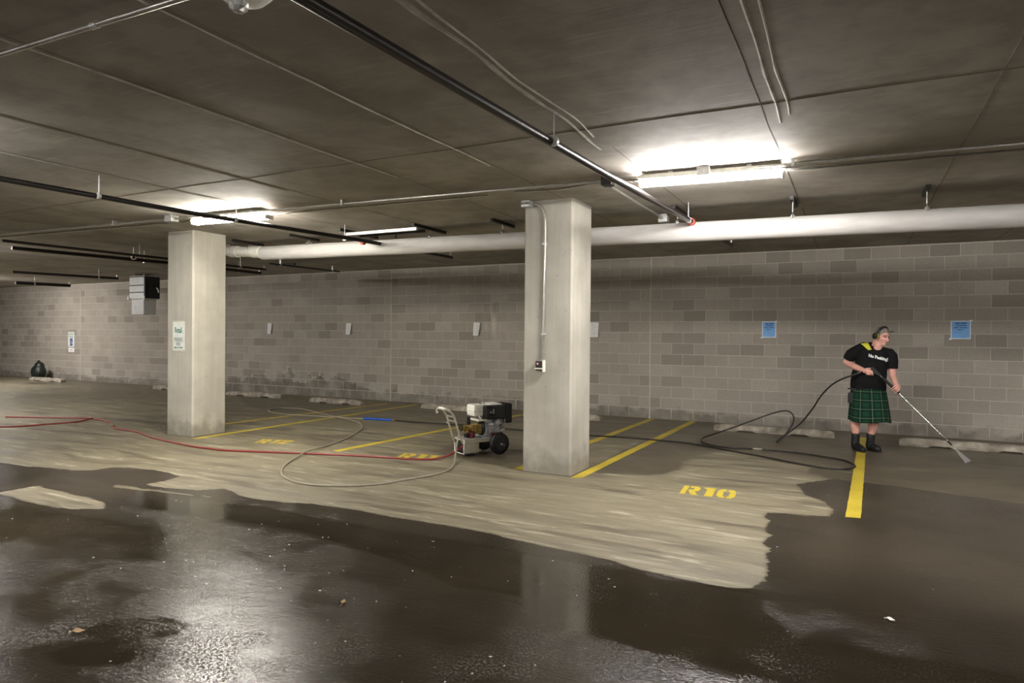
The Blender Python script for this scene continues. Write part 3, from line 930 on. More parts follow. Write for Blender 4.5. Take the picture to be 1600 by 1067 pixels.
def hanger(x, y0, y1, label, rod=True, dark=True):
    root = empty('pipe_hanger', (x, PY, CEIL))
    MB().box((-.021, y0 - PY, -.042), (.021, y1 - PY, -.0005), 0.003).build('strut', MAT['strut'], root)
    if rod:
        zz = pz(x) + .112 - CEIL
        MB().cyl((0, 0, zz + .05), (0, 0, -.03), .006, 8).build('rod', MAT['galv'], root)
        R = .135
        MB().tube([(0, R * math.sin(a) * .8, pz(x) - CEIL + R * 1.05 * math.cos(a)) for a in [-.95 + 1.9 * i / 10 for i in range(11)]], .008, 6).build('clevis', MAT['galv'], root)
        MB().box((-.02, -.03, zz - .002), (.02, .03, zz + .012), .002).build('saddle', MAT['galv'], root)
    tag(root, label, 'pipe hanger', 'pipe hangers of the white drain pipe')
    return root
hanger(8.92, -4.75, -4.25, 'pipe hanger above the white pipe behind the lit strip light')
hanger(10.15, -4.75, -4.30, 'pipe hanger on white pipe above the kilted man')
hanger(7.68, -4.78, -3.80, 'pipe hanger beside the orange pipe cap')
hanger(5.37, -4.90, -4.28, 'pipe hanger nearest to the near column, with black strut')
hanger(4.22, -5.02, -4.22, 'pipe hanger at the near end of the trapeze bar')
hanger(3.00, -5.10, -4.25, 'pipe hanger at the far end of the trapeze bar')
hanger(1.95, -5.00, -4.40, 'pipe hanger with dark grey strut left of the trapeze bar')
hanger(0.66, -4.97, -4.35, 'pipe hanger over the bare white coupling')
tz = empty('trapeze_bar', (3.6, -4.85, CEIL))
MB().box((-.62, -.09, -.085), (.62, -.05, -.044), .003).build('galvanised_bar', MAT['galv'], tz)
MB().box((-.55, .12, -.085), (.60, .16, -.044), .003).build('dark_bar', MAT['strut'], tz)
MB().cyl((.1, .14, -.14), (.1, .14, -.08), .012, 8).build('stub', MAT['strut'], tz)
tag(tz, 'horizontal steel bars slung between two pipe hangers', 'bar')

# struts behind the pipe
def loose_strut(x0, y0, x1, y1, label):
    d = Vector((x1 - x0, y1 - y0, 0)); c = Vector(((x0 + x1) / 2, (y0 + y1) / 2, CEIL))
    root = empty('ceiling_strut', c, math.atan2(d.y, d.x))
    h = d.length / 2
    MB().box((-h, -.021, -.045), (h, .021, -.0005), .003).build('channel', MAT['strut'], root)
    MB().cyl((0, 0, -.10), (0, 0, -.04), .007, 8).build('rod_stub', MAT['galv'], root)
    tag(root, label, 'strut')
loose_strut(-1.65, -1.9, -1.07, -1.93, 'short grey strut on the ceiling below the pipe coupling')

# ------------------------------------------------------------------ sprinkler pipes
def sprinkler(pts, r, label, straps=(), mat='blackpipe', head=True, cap=None, r_drop=0.0):
    root = empty('sprinkler_pipe', pts[0])
    o0 = Vector(root.location)
    P = [Vector(p) - o0 for p in pts]
    MB().tube(P, r, 14).build('pipe', MAT[mat], root)
    def at(t):
        return P[0].lerp(P[-1], t)
    L = (P[-1] - P[0]).length
    for y in straps:
        t = (y - pts[0][1]) / (pts[-1][1] - pts[0][1])
        p = at(t)
        MB().cyl((p.x, p.y, p.z + r), (p.x, p.y, CEIL - o0.z - .0005), .005, 8).build('hanger_rod', MAT['galv'], root)
        d = (P[-1] - P[0]).normalized()
        MB().tube([p - d * .012, p + d * .012], r + .005, 14).build('ring', MAT['galv'], root)
    if head:
        e = P[-1]
        MB().cyl(e + Vector((0, -.03, -.005)), e + Vector((0, -.03, r + .03)), .012, 8).cyl(e + Vector((0, -.03, r + .03)), e + Vector((0, -.03, r + .045)), .024, 10).build('sprinkler_head', MAT['galv'], root)
    if cap is not None:
        t = (cap - pts[0][1]) / (pts[-1][1] - pts[0][1])
        p = at(t); d = (P[-1] - P[0]).normalized()
        MB().tube([p - d * .03, p + d * .03], r + .012, 14).build('orange_coupling', MAT['redcap'], root)
    tag(root, label, 'sprinkler pipe', 'black sprinkler pipes')
    return root
sprinkler([(7.50, -13.2, 2.85), (7.60, -10.4, 2.85), (7.73, -7.2, 2.85), (7.86, -4.9, 2.85), (7.96, -2.55, 2.85)], 0.030, 'thick black sprinkler pipe crossing the ceiling past the near lamp', (-8.25, -4.85, -11.9), cap=-4.72)
sprinkler([(2.97, -9.6, 2.85), (3.06, -7.5, 2.85), (3.22, -6.4, 2.85), (3.40, -5.2, 2.85), (3.46, -2.85, 2.85)], 0.026, 'black sprinkler pipe crossing in front of the far lamp', (-8.5, -7.0, -5.3), cap=-4.95)
sprinkler([(-1.46, -7.2, 2.85), (-1.40, -6.5, 2.85), (-1.31, -4.73, 2.85), (-1.2, -2.6, 2.85)], 0.021, 'upper black sprinkler pipe of the pair behind the far column', (-5.2, -3.2))
sprinkler([(-2.25, -6.7, 2.85), (-2.19, -6.08, 2.85), (-1.93, -4.31, 2.85), (-1.96, -2.05, 2.85)], 0.030, 'lower black sprinkler pipe of the pair behind the far column', (-4.6, -2.6))
sprinkler([(-7.0, -4.4, 2.85), (-6.77, -3.62, 2.85), (-6.43, -2.4, 2.85)], 0.030, 'black sprinkler pipe ending beside the unit heater', (-2.8,))
sprinkler([(-10.6, -2.6, 2.85), (-10.33, -1.72, 2.85), (-10.24, -1.40, 2.85)], 0.045, 'short black sprinkler pipe at the far left ceiling', (-2.2,))
c7 = run('conduit', [(-.80, -2.86, 2.93), (-.68, -1.0, 2.93)], 0.016, MAT['blackpipe'], 'thin black conduit on the ceiling near the back wall', 'conduit')
for x, y in ((-.785, -2.6), (-.695, -1.2)):
    local_box(c7, 'strap', (x - .02, y - .01, 2.912), (x + .02, y + .01, CEIL - .0005), MAT['galv'], 0)
sp = empty('ceiling_speaker_fitting', (-1.82, -5.0, 2.86))
MB().ball((0, 0, 0), (.05, .05, .035)).build('body', MAT['white'], sp)
MB().cyl((0, 0, .02), (0, 0, CEIL - 2.8605), .008, 8).build('stem', MAT['galv'], sp)
MB().ball((.035, -.02, 0), .025).build('dark_lens', MAT['black'], sp)
tag(sp, 'small white fitting hanging between the two far black pipes', 'fitting')

# ------------------------------------------------------------------ white dome fitting above the camera
df = empty('dome_fitting', (7.275, -10.425, CEIL))
MB().lathe([(.11, -.0005), (.11, -.035), (.138, -.040), (.138, -.06), (.122, -.10), (.09, -.132), (.05, -.150), (.03, -.153)], 28).build('bowl', MAT['white'], df)
m = MB()
bm = bmesh.new(); bmesh.ops.create_icosphere(bm, subdivisions=2, radius=.043)
m.bm(bm, False, Matrix.Translation((-.012, -.012, -.156)) @ Matrix.Diagonal((1, 1, .9, 1)))
m.build('faceted_lens', MAT['clearlens'], df)
MB().box((.03, -.10, -.118), (.07, -.06, -.100), .003).build('red_tab', MAT['reddark'], df)
tag(df, 'white dome ceiling fitting with faceted clear lens', 'fitting')

# ------------------------------------------------------------------ unit heater
uh = empty('unit_heater', (-6.93, -1.39, 2.4))
MB().box((-.31, -.21, .0), (.28, .21, .60), .012).build('galvanised_casing', MAT['galv'], uh)
MB().box((.281, -.20, .02), (.31, .20, .58), .006).build('dark_face', MAT['strut'], uh)
for a, b in (((.311, -.20, .55), (.325, .20, .58)), ((.311, -.20, .02), (.325, .20, .05)), ((.311, -.20, .05), (.325, -.17, .55)), ((.311, .17, .05), (.325, .20, .55))):
    MB().box(a, b).build('face_frame', MAT['black'], uh)
MB().box((.312, -.08, .06), (.36, .08, .36), .01).build('motor_box', MAT['black'], uh)
MB().tube(spline([(.34, .10, .30), (.37, .12, .25), (.36, .14, .18)], .02), .016, 8).build('cable', MAT['white'], uh)
MB().box((-.26, -.18, -.40), (.22, .17, -.001), .006).build('lower_duct', MAT['galv'], uh)
MB().box((.221, -.17, -.38), (.235, .16, -.01)).build('duct_side_panel', MAT['galv'], uh)
for x in (-.36, .29):
    MB().box((x, -.235, -.02), (x + .05, -.215, .08), .004).build('bracket', MAT['galv'], uh)
for z in (.16, .34, .56):
    MB().box((-.312, -.218, z), (.285, -.2105, z + .022)).build('casing_rib', MAT['strut'], uh)
for x, y in ((-.2, -.15), (.2, -.15), (-.2, .15), (.2, .15)):
    MB().cyl((x, y, .60), (x, y, CEIL - 2.4005), .008, 8).build('hanger_rod', MAT['galv'], uh)
tag(uh, 'boxy galvanised unit heater hanging near the back wall', 'heater')

# ------------------------------------------------------------------ signs and papers
def on_wall(x, z, y=-0.006):
    return lambda u, v, d: Vector((x + u, y - d, z + v))
def plate(parent, w_, h_, r, d0, d1, mat, name):
    pts = []
    for cx_, cy_, t0 in ((w_ / 2 - r, h_ / 2 - r, 0), (-w_ / 2 + r, h_ / 2 - r, PI / 2), (-w_ / 2 + r, -h_ / 2 + r, PI), (w_ / 2 - r, -h_ / 2 + r, 1.5 * PI)):
        pts += [(cx_ + r * math.cos(t0 + k * PI / 8), cy_ + r * math.sin(t0 + k * PI / 8)) for k in range(5)]
    return MB().prism(pts, lambda u, v, d: (u, -d, v), d0, d1).build(name, mat, parent)
def bar(parent, x, z, w_, h_, d, mat, name='print'):
    return MB().box((x - w_ / 2, -d - .0006, z - h_ / 2), (x + w_ / 2, -d, z + h_ / 2)).build(name, mat, parent)
def txt(parent, body, x, z, size, d, mat, bold=0.0, sx=1.0):
    return place_text('lettering', body, size, mat, parent, lambda u, v, e: Vector((x + u, -d - e * 0.5, z + v)), bold, sx, 0.0006)

rs = empty('parking_sign', (0.578, -5.851, 1.49))
plate(rs, .28, .455, .03, .0005, .004, MAT['signedge'], 'sign_edge')
plate(rs, .245, .42, .018, .004, .0055, MAT['signwhite'], 'sign_face')
txt(rs, 'Retail', 0, .085, .115, .0062, MAT['green'], .003, .62)
txt(rs, 'PARKING', 0, -.055, .085, .0062, MAT['greyprint'], .0015, .55)
txt(rs, 'ONLY', 0, -.120, .075, .0062, MAT['greyprint'], .0015, .55)
bar(rs, 0, -.172, .13, .012, .006, MAT['green'], 'arrow_shaft')
for s in (-1, 1):
    MB().prism([(s * .10, -.172), (s * .06, -.156), (s * .06, -.188)], lambda u, v, d: (u, -d, v), .006, .0067).build('arrow_head', MAT['green'], rs)
for z in (.19, -.195): MB().cyl((0, -.0055, z), (0, -.009, z), .007, 8).build('bolt', MAT['galv'], rs)
tag(rs, 'white Retail PARKING ONLY sign with green lettering on column', 'sign')

hs = empty('accessible_parking_sign', (-12.69, -.008, 1.30))
plate(hs, .33, .47, .03, .0005, .004, MAT['signwhite'], 'sign_face')
txt(hs, 'RESERVED', 0, .165, .075, .005, MAT['green'], .001, .75)
txt(hs, 'PARKING', 0, .085, .075, .005, MAT['green'], .001, .8)
bar(hs, 0, -.085, .15, .24, .0045, MAT['blueprint'], 'blue_panel')
m = MB().cyl((-.01, -.0053, -.005), (-.01, -.006, -.005), .016, 12)
m.tube([(-.01, -.0056, -.03), (-.005, -.0056, -.09), (.03, -.0056, -.09), (.045, -.0056, -.14)], .008, 6)
m.tube([(-.02 + .045 * math.cos(a), -.0056, -.115 + .045 * math.sin(a)) for a in [2.2 + i * .35 for i in range(13)]], .006, 6)
m.build('wheelchair_symbol', MAT['signwhite'], hs)
tag(hs, 'white reserved parking sign with blue wheelchair symbol', 'sign')
h2 = empty('small_wall_sign', (-12.68, -.008, .965))
plate(h2, .32, .14, .02, .0005, .004, MAT['paper'], 'sign_face')
bar(h2, 0, .01, .12, .03, .0045, MAT['greyprint2']); bar(h2, .0, -.03, .16, .015, .0045, MAT['greyprint2'])
tag(h2, 'small pale plate under the reserved parking sign', 'sign')

def poster(x0, x1, z0, z1, label, rows):
    w_, h_ = x1 - x0, z1 - z0
    root = empty('blue_poster', ((x0 + x1) / 2, -.008, (z0 + z1) / 2))
    MB().box((-w_ / 2, -.003, -h_ / 2), (w_ / 2, -.0005, h_ / 2)).build('border', MAT['posterwhite'], root)
    MB().box((-w_ / 2 + .012, -.0042, -h_ / 2 + .014), (w_ / 2 - .012, -.003, h_ / 2 - .012)).build('blue_field', MAT['posterblue'], root)
    for (z, parts) in rows:
        m = MB()
        for (a, b, t) in parts:
            m.box((a * w_ / 2, -.0048, z * h_ / 2 - t), (b * w_ / 2, -.0042, z * h_ / 2 + t))
        m.build('print_line', MAT['posterdark'], root)
    tp = MB()
    for a, b in ((-.5, -.5), (.5, .5)):
        tp.box((a * w_ - .02, -.0052, b * h_ - .012), (a * w_ + .02, -.0043, b * h_ + .012))
    tp.build('tape', MAT['posterwhite'], root)
    tag(root, label, 'poster', 'blue notices on the block wall')
ROWS = [(.72, [(-.55, -.1, .010), (-.02, .58, .010)]), (.48, [(-.5, -.28, .008), (-.24, .56, .008)]), (.24, [(-.72, -.18, .007), (-.08, .60, .007), (.66, .74, .007)]), (.0, [(-.36, .12, .007), (.2, .3, .007)]), (-.28, [(-.6, -.35, .003), (-.2, .1, .003), (.5, .62, .003)])]
poster(8.087, 8.315, 1.545, 1.825, 'blue notice taped to the wall between column and man', ROWS)
poster(10.86, 11.12, 1.548, 1.832, 'blue notice taped to the wall beyond the man', ROWS)

def paper(x, z, w_, h_, label, curl, seed):
    root = empty('paper_notice', (x, -.008, z))
    n, k = 8, 8
    vs = []; fs = []
    for j in range(k + 1):
        for i in range(n + 1):
            u = i / n; v = j / k
            a = curl * (0.35 + .65 * v)
            d = .004 + a * (abs(u - .45) ** 1.6) * 1.6 * (1.0 if u > .45 else .7)
            cut = 0.0
            vs.append(((u - .5) * w_ * (1 - .35 * abs(curl) * 4 * v * (u > .45)), -d, h_ / 2 - v * h_ + cut))
    for j in range(k):
        for i in range(n):
            a = j * (n + 1) + i
            fs.append((a, a + 1, a + n + 2, a + n + 1))
    m = MB().add(vs, fs, True)
    m.add([(p[0], p[1] + .0008, p[2]) for p in vs], [f[::-1] for f in fs], True)
    m.build('sheet', MAT['paper'], root)
    t = MB()
    for j in range(5):
        zz = h_ / 2 - h_ * (.18 + .15 * j); 
        t.box((-w_ * .22, -.0105 - curl * .05 , zz - .004), (w_ * .10, -.0095 - curl * .05, zz + .004))
    t.build('print_lines', MAT['greyprint2'], root)
    tag(root, label, 'paper notice', 'white paper notices on the block wall')
paper(-3.87, 1.67, .16, .27, 'curled white paper notice on the wall nearest the far column', .10, 1)
paper(-1.245, 1.67, .17, .27, 'curled white paper notice second from the far column', .10, 2)
paper(2.31, 1.675, .17, .28, 'curled white paper notice with rounded lower corner above the washer', .12, 3)
paper(4.975, 1.67, .19, .29, 'white paper notice right beside the near column', .05, 4)

# ------------------------------------------------------------------ hoses
RED1 = [(-3.9, -6.0, 0.012), (-3.36, -5.743, 0.012), (-3.053, -5.609, 0.012), (-2.617, -5.397, 0.012), (-2.255, -5.387, 0.012), (-1.641, -5.515, 0.012), (-1.15, -5.773, 0.012), (-0.902, -5.884, 0.012), (-0.215, -5.963, 0.012), (0.512, -6.198, 0.012), (1.609, -6.394, 0.012), (1.998, -6.401, 0.012), (2.333, -6.375, 0.012), (3.251, -6.059, 0.012), (4.001, -5.832, 0.012), (4.428, -5.737, 0.012), (4.683, -5.688, 0.012), (4.935, -5.566, 0.014), (5.05, -5.36, 0.04), (5.10, -5.20, 0.10), (5.15, -5.08, 0.17), (5.175, -5.02, 0.245)]
RED2 = [(-3.2, -7.3, 0.012), (-2.7, -6.8, 0.012), (-2.393, -6.52, 0.012), (-2.261, -6.033, 0.012), (-2.183, -5.75, 0.012), (-2.30, -5.42, 0.030)]
GREY = [(5.063, -5.14, .33), (5.09, -5.22, .24), (5.15, -5.36, .12), (5.257, -5.56, .035), (5.375, -5.80, .012), (5.465, -6.072, 0.01), (5.433, -6.365, 0.01), (5.348, -6.599, 0.01), (5.247, -6.902, 0.01), (5.087, -7.109, 0.01), (4.808, -7.267, 0.01), (4.512, -7.319, 0.01), (4.199, -7.217, 0.01), (3.935, -7.028, 0.01), (3.644, -6.693, 0.01), (3.412, -6.263, 0.022), (3.30, -5.99, 0.036), (3.108, -5.38, 0.012), (2.87, -4.717, 0.01), (2.535, -4.063, 0.01), (2.32, -3.761, 0.01), (1.896, -3.358, 0.01), (1.413, -3.137, 0.02), (0.845, -2.93, 0.022), (0.208, -2.595, 0.01), (-0.505, -2.305, 0.01), (-0.919, -2.422, 0.01), (-0.913, -2.697, 0.01), (-0.739, -2.923, 0.01), (-0.387, -3.088, 0.01), (0.099, -3.153, 0.01), (0.729, -3.058, 0.01), (1.257, -2.985, 0.01), (1.696, -2.932, 0.014)]
BLACK = [(2.265, -2.851, 0.016), (2.72, -2.809, 0.01), (3.335, -2.732, 0.01), (4.078, -2.705, 0.01), (4.752, -2.739, 0.01), (5.387, -2.771, 0.01), (5.915, -2.728, 0.01), (6.387, -2.636, 0.01), (6.88, -2.633, 0.01), (7.459, -2.7, 0.01), (8.044, -3.034, 0.01), (8.48, -3.275, 0.01), (8.881, -3.541, 0.01), (9.243, -3.718, 0.01), (9.444, -3.667, 0.01), (9.545, -3.471, 0.01), (9.530, -3.249, 0.01), (9.423, -3.035, 0.01), (9.214, -2.902, 0.01), (8.901, -2.761, 0.01), (8.413, -2.702, 0.01), (8.009, -2.78, 0.01), (7.734, -2.70, 0.012), (7.57, -2.50, 0.02), (7.52, -2.25, 0.03), (7.60, -2.05, 0.055), (7.749, -1.85, 0.105), (8.062, -1.7, 0.235), (8.377, -1.65, 0.375), (8.57, -1.6, 0.44), (8.68, -1.6, 0.435), (8.735, -1.6, 0.354), (8.712, -1.6, 0.238), (8.63, -1.66, 0.10), (8.53, -1.84, 0.014), (8.55, -1.90, 0.022), (8.67, -1.82, 0.135), (8.85, -1.82, 0.308), (9.009, -1.95, 0.537), (9.119, -2.05, 0.733), (9.258, -2.15, 0.899), (9.401, -2.25, 0.998), (9.517, -2.28, 1.047), (9.60, -2.27, 1.075)]
def hose(name, paths, r, mat, label):
    root = empty(name, paths[0][0])
    o0 = Vector(root.location)
    for p in paths:
        MB().tube([Vector(q) - o0 for q in spline(p, .06)], r, 8).build('tube', mat, root)
    tag(root, label, 'hose')
    return root, o0
rh, o0 = hose('garden_hose', [RED1, RED2], .0125, MAT['red'], 'red supply hose lying on the floor to the pressure washer')
MB().tube([Vector((-1.30, -5.68, .015)) - o0, Vector((-1.18, -5.76, .015)) - o0], .02, 10).build('coupling', MAT['brass'], rh)
MB().tube([Vector((5.16, -5.055, .20)) - o0, Vector((5.18, -5.015, .26)) - o0], .028, 12).build('swivel_fitting', MAT['reddark'], rh)
gh, o0 = hose('pressure_hose', [GREY], .0105, MAT['greyhose'], 'grey pressure hose looping on the floor from the washer')
MB().tube([Vector((1.66, -2.937, .020)) - o0, Vector((2.235, -2.855, .020)) - o0], .020, 12).build('blue_sleeve', MAT['bluesleeve'], gh)
MB().tube([Vector((2.225, -2.856, .018)) - o0, Vector((2.30, -2.846, .018)) - o0], .015, 10).build('brass_coupling', MAT['brass'], gh)
bh, o0 = hose('pressure_hose', [BLACK], .0115, MAT['blackhose'], 'black pressure hose looping across floor up to the spray gun')
MB().tube([Vector((8.30, -2.715, .011)) - o0, Vector((8.42, -2.702, .011)) - o0], .0135, 8).build('worn_pale_patch', MAT['greyhose'], bh)
#PART2
# ------------------------------------------------------------------ pressure washer (x towards its handle, y towards the near wheel)
pw = empty('pressure_washer', (5.277, -4.69, 0), math.radians(240))
for y in (-.125, .125):
    MB().box((-.06, y - .016, .165), (.47, y + .016, .205), .004).build('frame_rail', MAT['handle'], pw)
MB().box((-.07, -.108, .165), (-.04, .108, .205), .004).build('cross_rail', MAT['white'], pw)
MB().box((.03, -.14, .2055), (.475, .14, .222), .004).build('deck_plate', MAT['galv'], pw)
for y in (.118, -.130):
    MB().box((.26, y, .035), (.47, y + .012, .20), .003).build('foot_side_plate', MAT['handle'], pw)
m = MB()
m.tube([(.478, -.125, .20), (.478, -.12, .03), (.478, .12, .03), (.478, .125, .20), (.478, -.125, .20)], .008, 8)
m.build('foot_front_loop', MAT['white'], pw)
MB().box((.455, -.11, .045), (.468, .11, .195), .003).build('foot_front_panel', MAT['black'], pw)
for y in (-.124, .124):
    MB().box((.33, y - .022, .0), (.46, y + .022, .034), .006).build('rubber_foot', MAT['rubber'], pw)
for y in (-.2, .2):
    s = 1 if y > 0 else -1
    wh = MB().lathe([(.05, -.036), (.118, -.040), (.136, -.026), (.140, 0), (.136, .026), (.118, .040), (.05, .036)], 32, Matrix.Translation((0, y, .14)) @ Matrix.Rotation(PI / 2, 4, 'X')).build('wheel', MAT['rubber'], pw)
    MB().lathe([(.085, -.030), (.085, .030)], 24, Matrix.Translation((0, y + s * .012, .14)) @ Matrix.Rotation(PI / 2, 4, 'X')).build('wheel_disc', MAT['black'], wh)
    MB().cyl((0, y + s * .03, .14), (0, y + s * .056, .14), .016, 12).build('hub_nut', MAT['chrome'], wh)
    MB().cyl((-.045, y + s * .03, .125), (-.045, y + s * .047, .125), .008, 8).build('valve', MAT['alu'], wh)
MB().cyl((0, -.17, .14), (0, .17, .14), .012, 10).build('axle', MAT['alu'], pw)
# handle
m = MB()
for y in (-.125, .125):
    yy = y * .86
    m.tube(spline([(.44, y * .8, .150), (.485, y * .86, .165), (.515, yy, .22), (.565, yy, .37), (.605, yy, .49), (.635, yy, .545), (.675, yy, .582), (.73, yy, .605)], .03), .013, 10)
m.tube([(.73, -.107, .605), (.752, -.09, .608), (.752, .09, .608), (.73, .107, .605)], .013, 10)
m.build('handle', MAT['handle'], pw)
MB().tube([(.66, -.085, .583), (.745, -.05, .618), (.745, .05, .618), (.66, .085, .583)], .017, 8).build('handle_grip', MAT['white'], pw)
MB().tube(spline([(.75, -.095, .60), (.765, -.10, .57), (.75, -.10, .545), (.735, -.10, .57)], .015), .006, 8).build('hose_hook', MAT['white'], pw)
m = MB()
dz = Vector((.045, 0, .125)).normalized(); dn = Vector((dz.z, 0, -dz.x))
m.ebox((.600, 0, .478), Vector((0, 1, 0)), dz, dn, .100, .042, .004)
np_ = m.build('name_plate', MAT['galv'], pw)
m = MB()
for k in range(5):
    m.ebox(Vector((.600, -.056 + .028 * k, .478)) + dn * .0048, Vector((0, 1, 0)), dz, dn, .010, .015 if k % 2 else .018, .0008)
m.build('plate_print', MAT['black'], np_)
MB().box((.585, -.135, .40), (.60, -.115, .425), .003).build('clip', MAT['galv'], pw)
# engine
eng = MB()
eng.box((-.08, -.11, .235), (.165, .11, .40), .02)
eng.box((-.095, -.09, .38), (.15, .07, .50), .012)
eng.box((-.10, -.12, .222), (.19, .12, .245), .004)
for k in range(6):
    eng.box((-.12, -.10 + .0, .30 + k * .022), (-.06, .10, .308 + k * .022))
eng = eng.build('engine_block', MAT['alu'], pw)
m = MB()
for k in range(5):
    m.box((.02 + k * .03, .108, .26), (.03 + k * .03, .122, .37))
m.cyl((.10, .10, .30), (.10, .135, .30), .022, 12).cyl((.14, .1, .38), (.14, .14, .40), .016, 12)
m.build('cooling_fin', MAT['alu'], eng)
MB().lathe([(.062, 0), (.062, .03), (.05, .045), (.02, .048), (.012, .056)], 28, Matrix.Translation((-.04, .108, .40)) @ Matrix.Rotation(-PI / 2, 4, 'X')).build('round_starter_cover', MAT['alu'], pw)
m = MB()
for k in range(8):
    a = k * PI / 4
    m.ball((-.04 + .035 * math.cos(a), .152, .40 + .035 * math.sin(a)), .007, 8, 6)
m.build('cover_hole', MAT['black'], pw)
m = MB().box((.0, -.125, .49), (.315, .09, .645), .035)
m.box((-.10, -.12, .60), (.10, .11, .650), .018)
m.build('fuel_tank', MAT['white'], pw)
MB().box((.01, -.127, .552), (.317, .092, .560), .003).build('tank_seam', MAT['signedge'], pw)
MB().cyl((.17, -.02, .645), (.17, -.02, .672), .024, 16).cyl((.13, .02, .645), (.13, .02, .66), .012, 10).build('fuel_cap', MAT['chrome'], pw)
m = MB().box((-.115, .06, .455), (.185, .185, .632), .022)
m.build('black_air_cleaner', MAT['black'], pw)
MB().box((.06, .184, .50), (.165, .195, .605), .01).build('cleaner_cover', MAT['rubber'], pw)
MB().box((.075, .1945, .53), (.10, .198, .59), .002).cyl((.13, .19, .55), (.13, .2, .55), .014, 10).build('cover_print', MAT['greyprint'], pw)
MB().box((-.235, -.11, .385), (-.105, .145, .648), .025).build('black_muffler_guard', MAT['rubber'], pw)
m = MB()
for k in range(5):
    m.box((-.238, -.08, .42 + .042 * k), (-.2345, .11, .435 + .042 * k))
m.build('guard_slot', MAT['strut'], pw)
MB().box((.19, -.11, .43), (.26, .11, .455), .006).tube([(.25, .10, .50), (.22, .115, .44), (.15, .115, .445), (.11, .115, .48)], .011, 8).build('tank_bracket', MAT['white'], pw)
MB().cyl((-.09, .12, .33), (-.09, .16, .36), .018, 12).tube([(-.09, .15, .36), (-.11, .16, .40), (-.10, .16, .45)], .008, 8).box((-.12, .10, .285), (-.06, .15, .325), .006).build('carburettor', MAT['alu'], pw)
MB().box((-.10, -.10, .2225), (.07, .128, .272), .008).build('red_base_bracket', MAT['reddark'], pw)
MB().tube(spline([(-.1, .13, .30), (-.16, .15, .28), (-.17, .15, .22), (-.12, .15, .19)], .03), .006, 8).build('fuel_line', MAT['greyhose'], pw)
# pump
MB().lathe([(.06, 0), (.095, .0), (.095, .02), (.06, .03)], 24, Matrix.Translation((.16, .02, .335)) @ Matrix.Rotation(PI / 2, 4, 'Y')).build('pump_flange', MAT['black'], pw)
pm = MB().box((.18, -.05, .275), (.345, .075, .375), .012)
for k in range(5):
    pm.box((.195 + k * .03, -.056, .268), (.207 + k * .03, .082, .384), .003)
pm = pm.build('pump_body', MAT['brass'], pw)
MB().cyl((.345, .02, .33), (.44, .02, .345), .030, 14).cyl((.37, -.04, .34), (.37, .075, .34), .018, 12).cyl((.41, .02, .29), (.41, .02, .385), .016, 12).ball((.44, .02, .345), .032).ball((.40, .06, .31), .022).build('pump_head', MAT['brass'], pm)
MB().tube([(.470 + .0 * math.cos(a), .02 + .036 * math.cos(a), .355 + .036 * math.sin(a)) for a in [i * PI / 8 for i in range(17)]], .010, 8).build('black_hose_collar', MAT['black'], pm)
MB().cyl((.365, .035, .385), (.365, .035, .40), .012, 10).cyl((.365, .035, .395), (.365, .035, .492), .024, 14, .021).build('unloader_knob', MAT['black'], pw)
MB().cyl((.33, .06, .27), (.33, .085, .235), .035, 12).ball((.33, .055, .275), .042).build('red_inlet_fitting', MAT['reddark'], pw)
MB().box((.33, -.03, .2225), (.40, .05, .27), .006).build('pump_foot', MAT['black'], pw)
tag(pw, 'petrol pressure washer on two black wheels with white tank', 'pressure washer')

# ------------------------------------------------------------------ man in the kilt
PX, PYY = 9.69, -2.05
man = empty('person', (PX, PYY, 0))
tag(man, 'grey-haired man in black T-shirt and green tartan kilt with ear defenders, holding wand', 'person')
HC = Vector((.165, -.045, 1.582))
HR = (Matrix.Rotation(math.radians(48), 3, 'Z') @ Matrix.Rotation(math.radians(17), 3, 'X'))
def hd(*p): return HC + HR @ Vector(p)
sk = MB()
# head
sk.ball(hd(0, .012, .022), (.074, .094, .092), 20, 14, HR)
sk.ball(hd(0, -.018, -.045), (.062, .070, .072), 20, 14, HR)
sk.ball(hd(0, -.062, -.098), (.034, .026, .024), 12, 8, HR)
sk.ball(hd(0, -.030, -.088), (.050, .050, .030), 12, 8, HR)
sk.limb([hd(0, -.080, .012), hd(0, -.100, -.022), hd(0, -.104, -.034)], [.010, .014, .017], 10)
for s in (-1, 1):
    sk.ball(hd(s * .014, -.094, -.036), .011, 10, 8)
    sk.limb([hd(s * .014, -.080, .024), hd(s * .046, -.066, .022)], [.012, .010], 10)
    sk.ball(hd(s * .034, -.046, -.032), (.034, .026, .036), 14, 10, HR)
    sk.ball(hd(s * .076, .012, -.012), (.010, .020, .030), 10, 8, HR)
sk.limb([hd(-.014, -.086, -.062), hd(.014, -.086, -.062)], [.010, .010], 10)
sk.limb([hd(-.012, -.084, -.076), hd(.012, -.084, -.076)], [.010, .010], 10)
sk.limb([hd(0, .022, -.05), Vector((.105, .0, 1.45)), Vector((.085, .01, 1.38))], [.058, .060, .075], 16)
# trunk
for (z, cx_, cy_, rx, ry) in ((.84, .012, .0, .17, .13), (.95, .012, -.01, .19, .145), (1.05, .02, -.01, .185, .145), (1.18, .04, -.005, .17, .125), (1.30, .06, 0, .165, .105)):
    sk.ball((cx_, cy_, z), (rx, ry, .12), 18, 12)
# arms
sk.limb([(-.13, .03, 1.36), (-.185, .03, 1.335), (-.252, .055, 1.215), (-.225, .02, 1.19), (-.14, -.10, 1.150), (-.055, -.205, 1.118)], [.06, .058, .048, .047, .044, .031])
sk.limb([(.24, 0, 1.35), (.285, 0, 1.31), (.293, -.02, 1.11), (.300, -.07, 1.03), (.325, -.185, .950)], [.06, .056, .046, .044, .029])
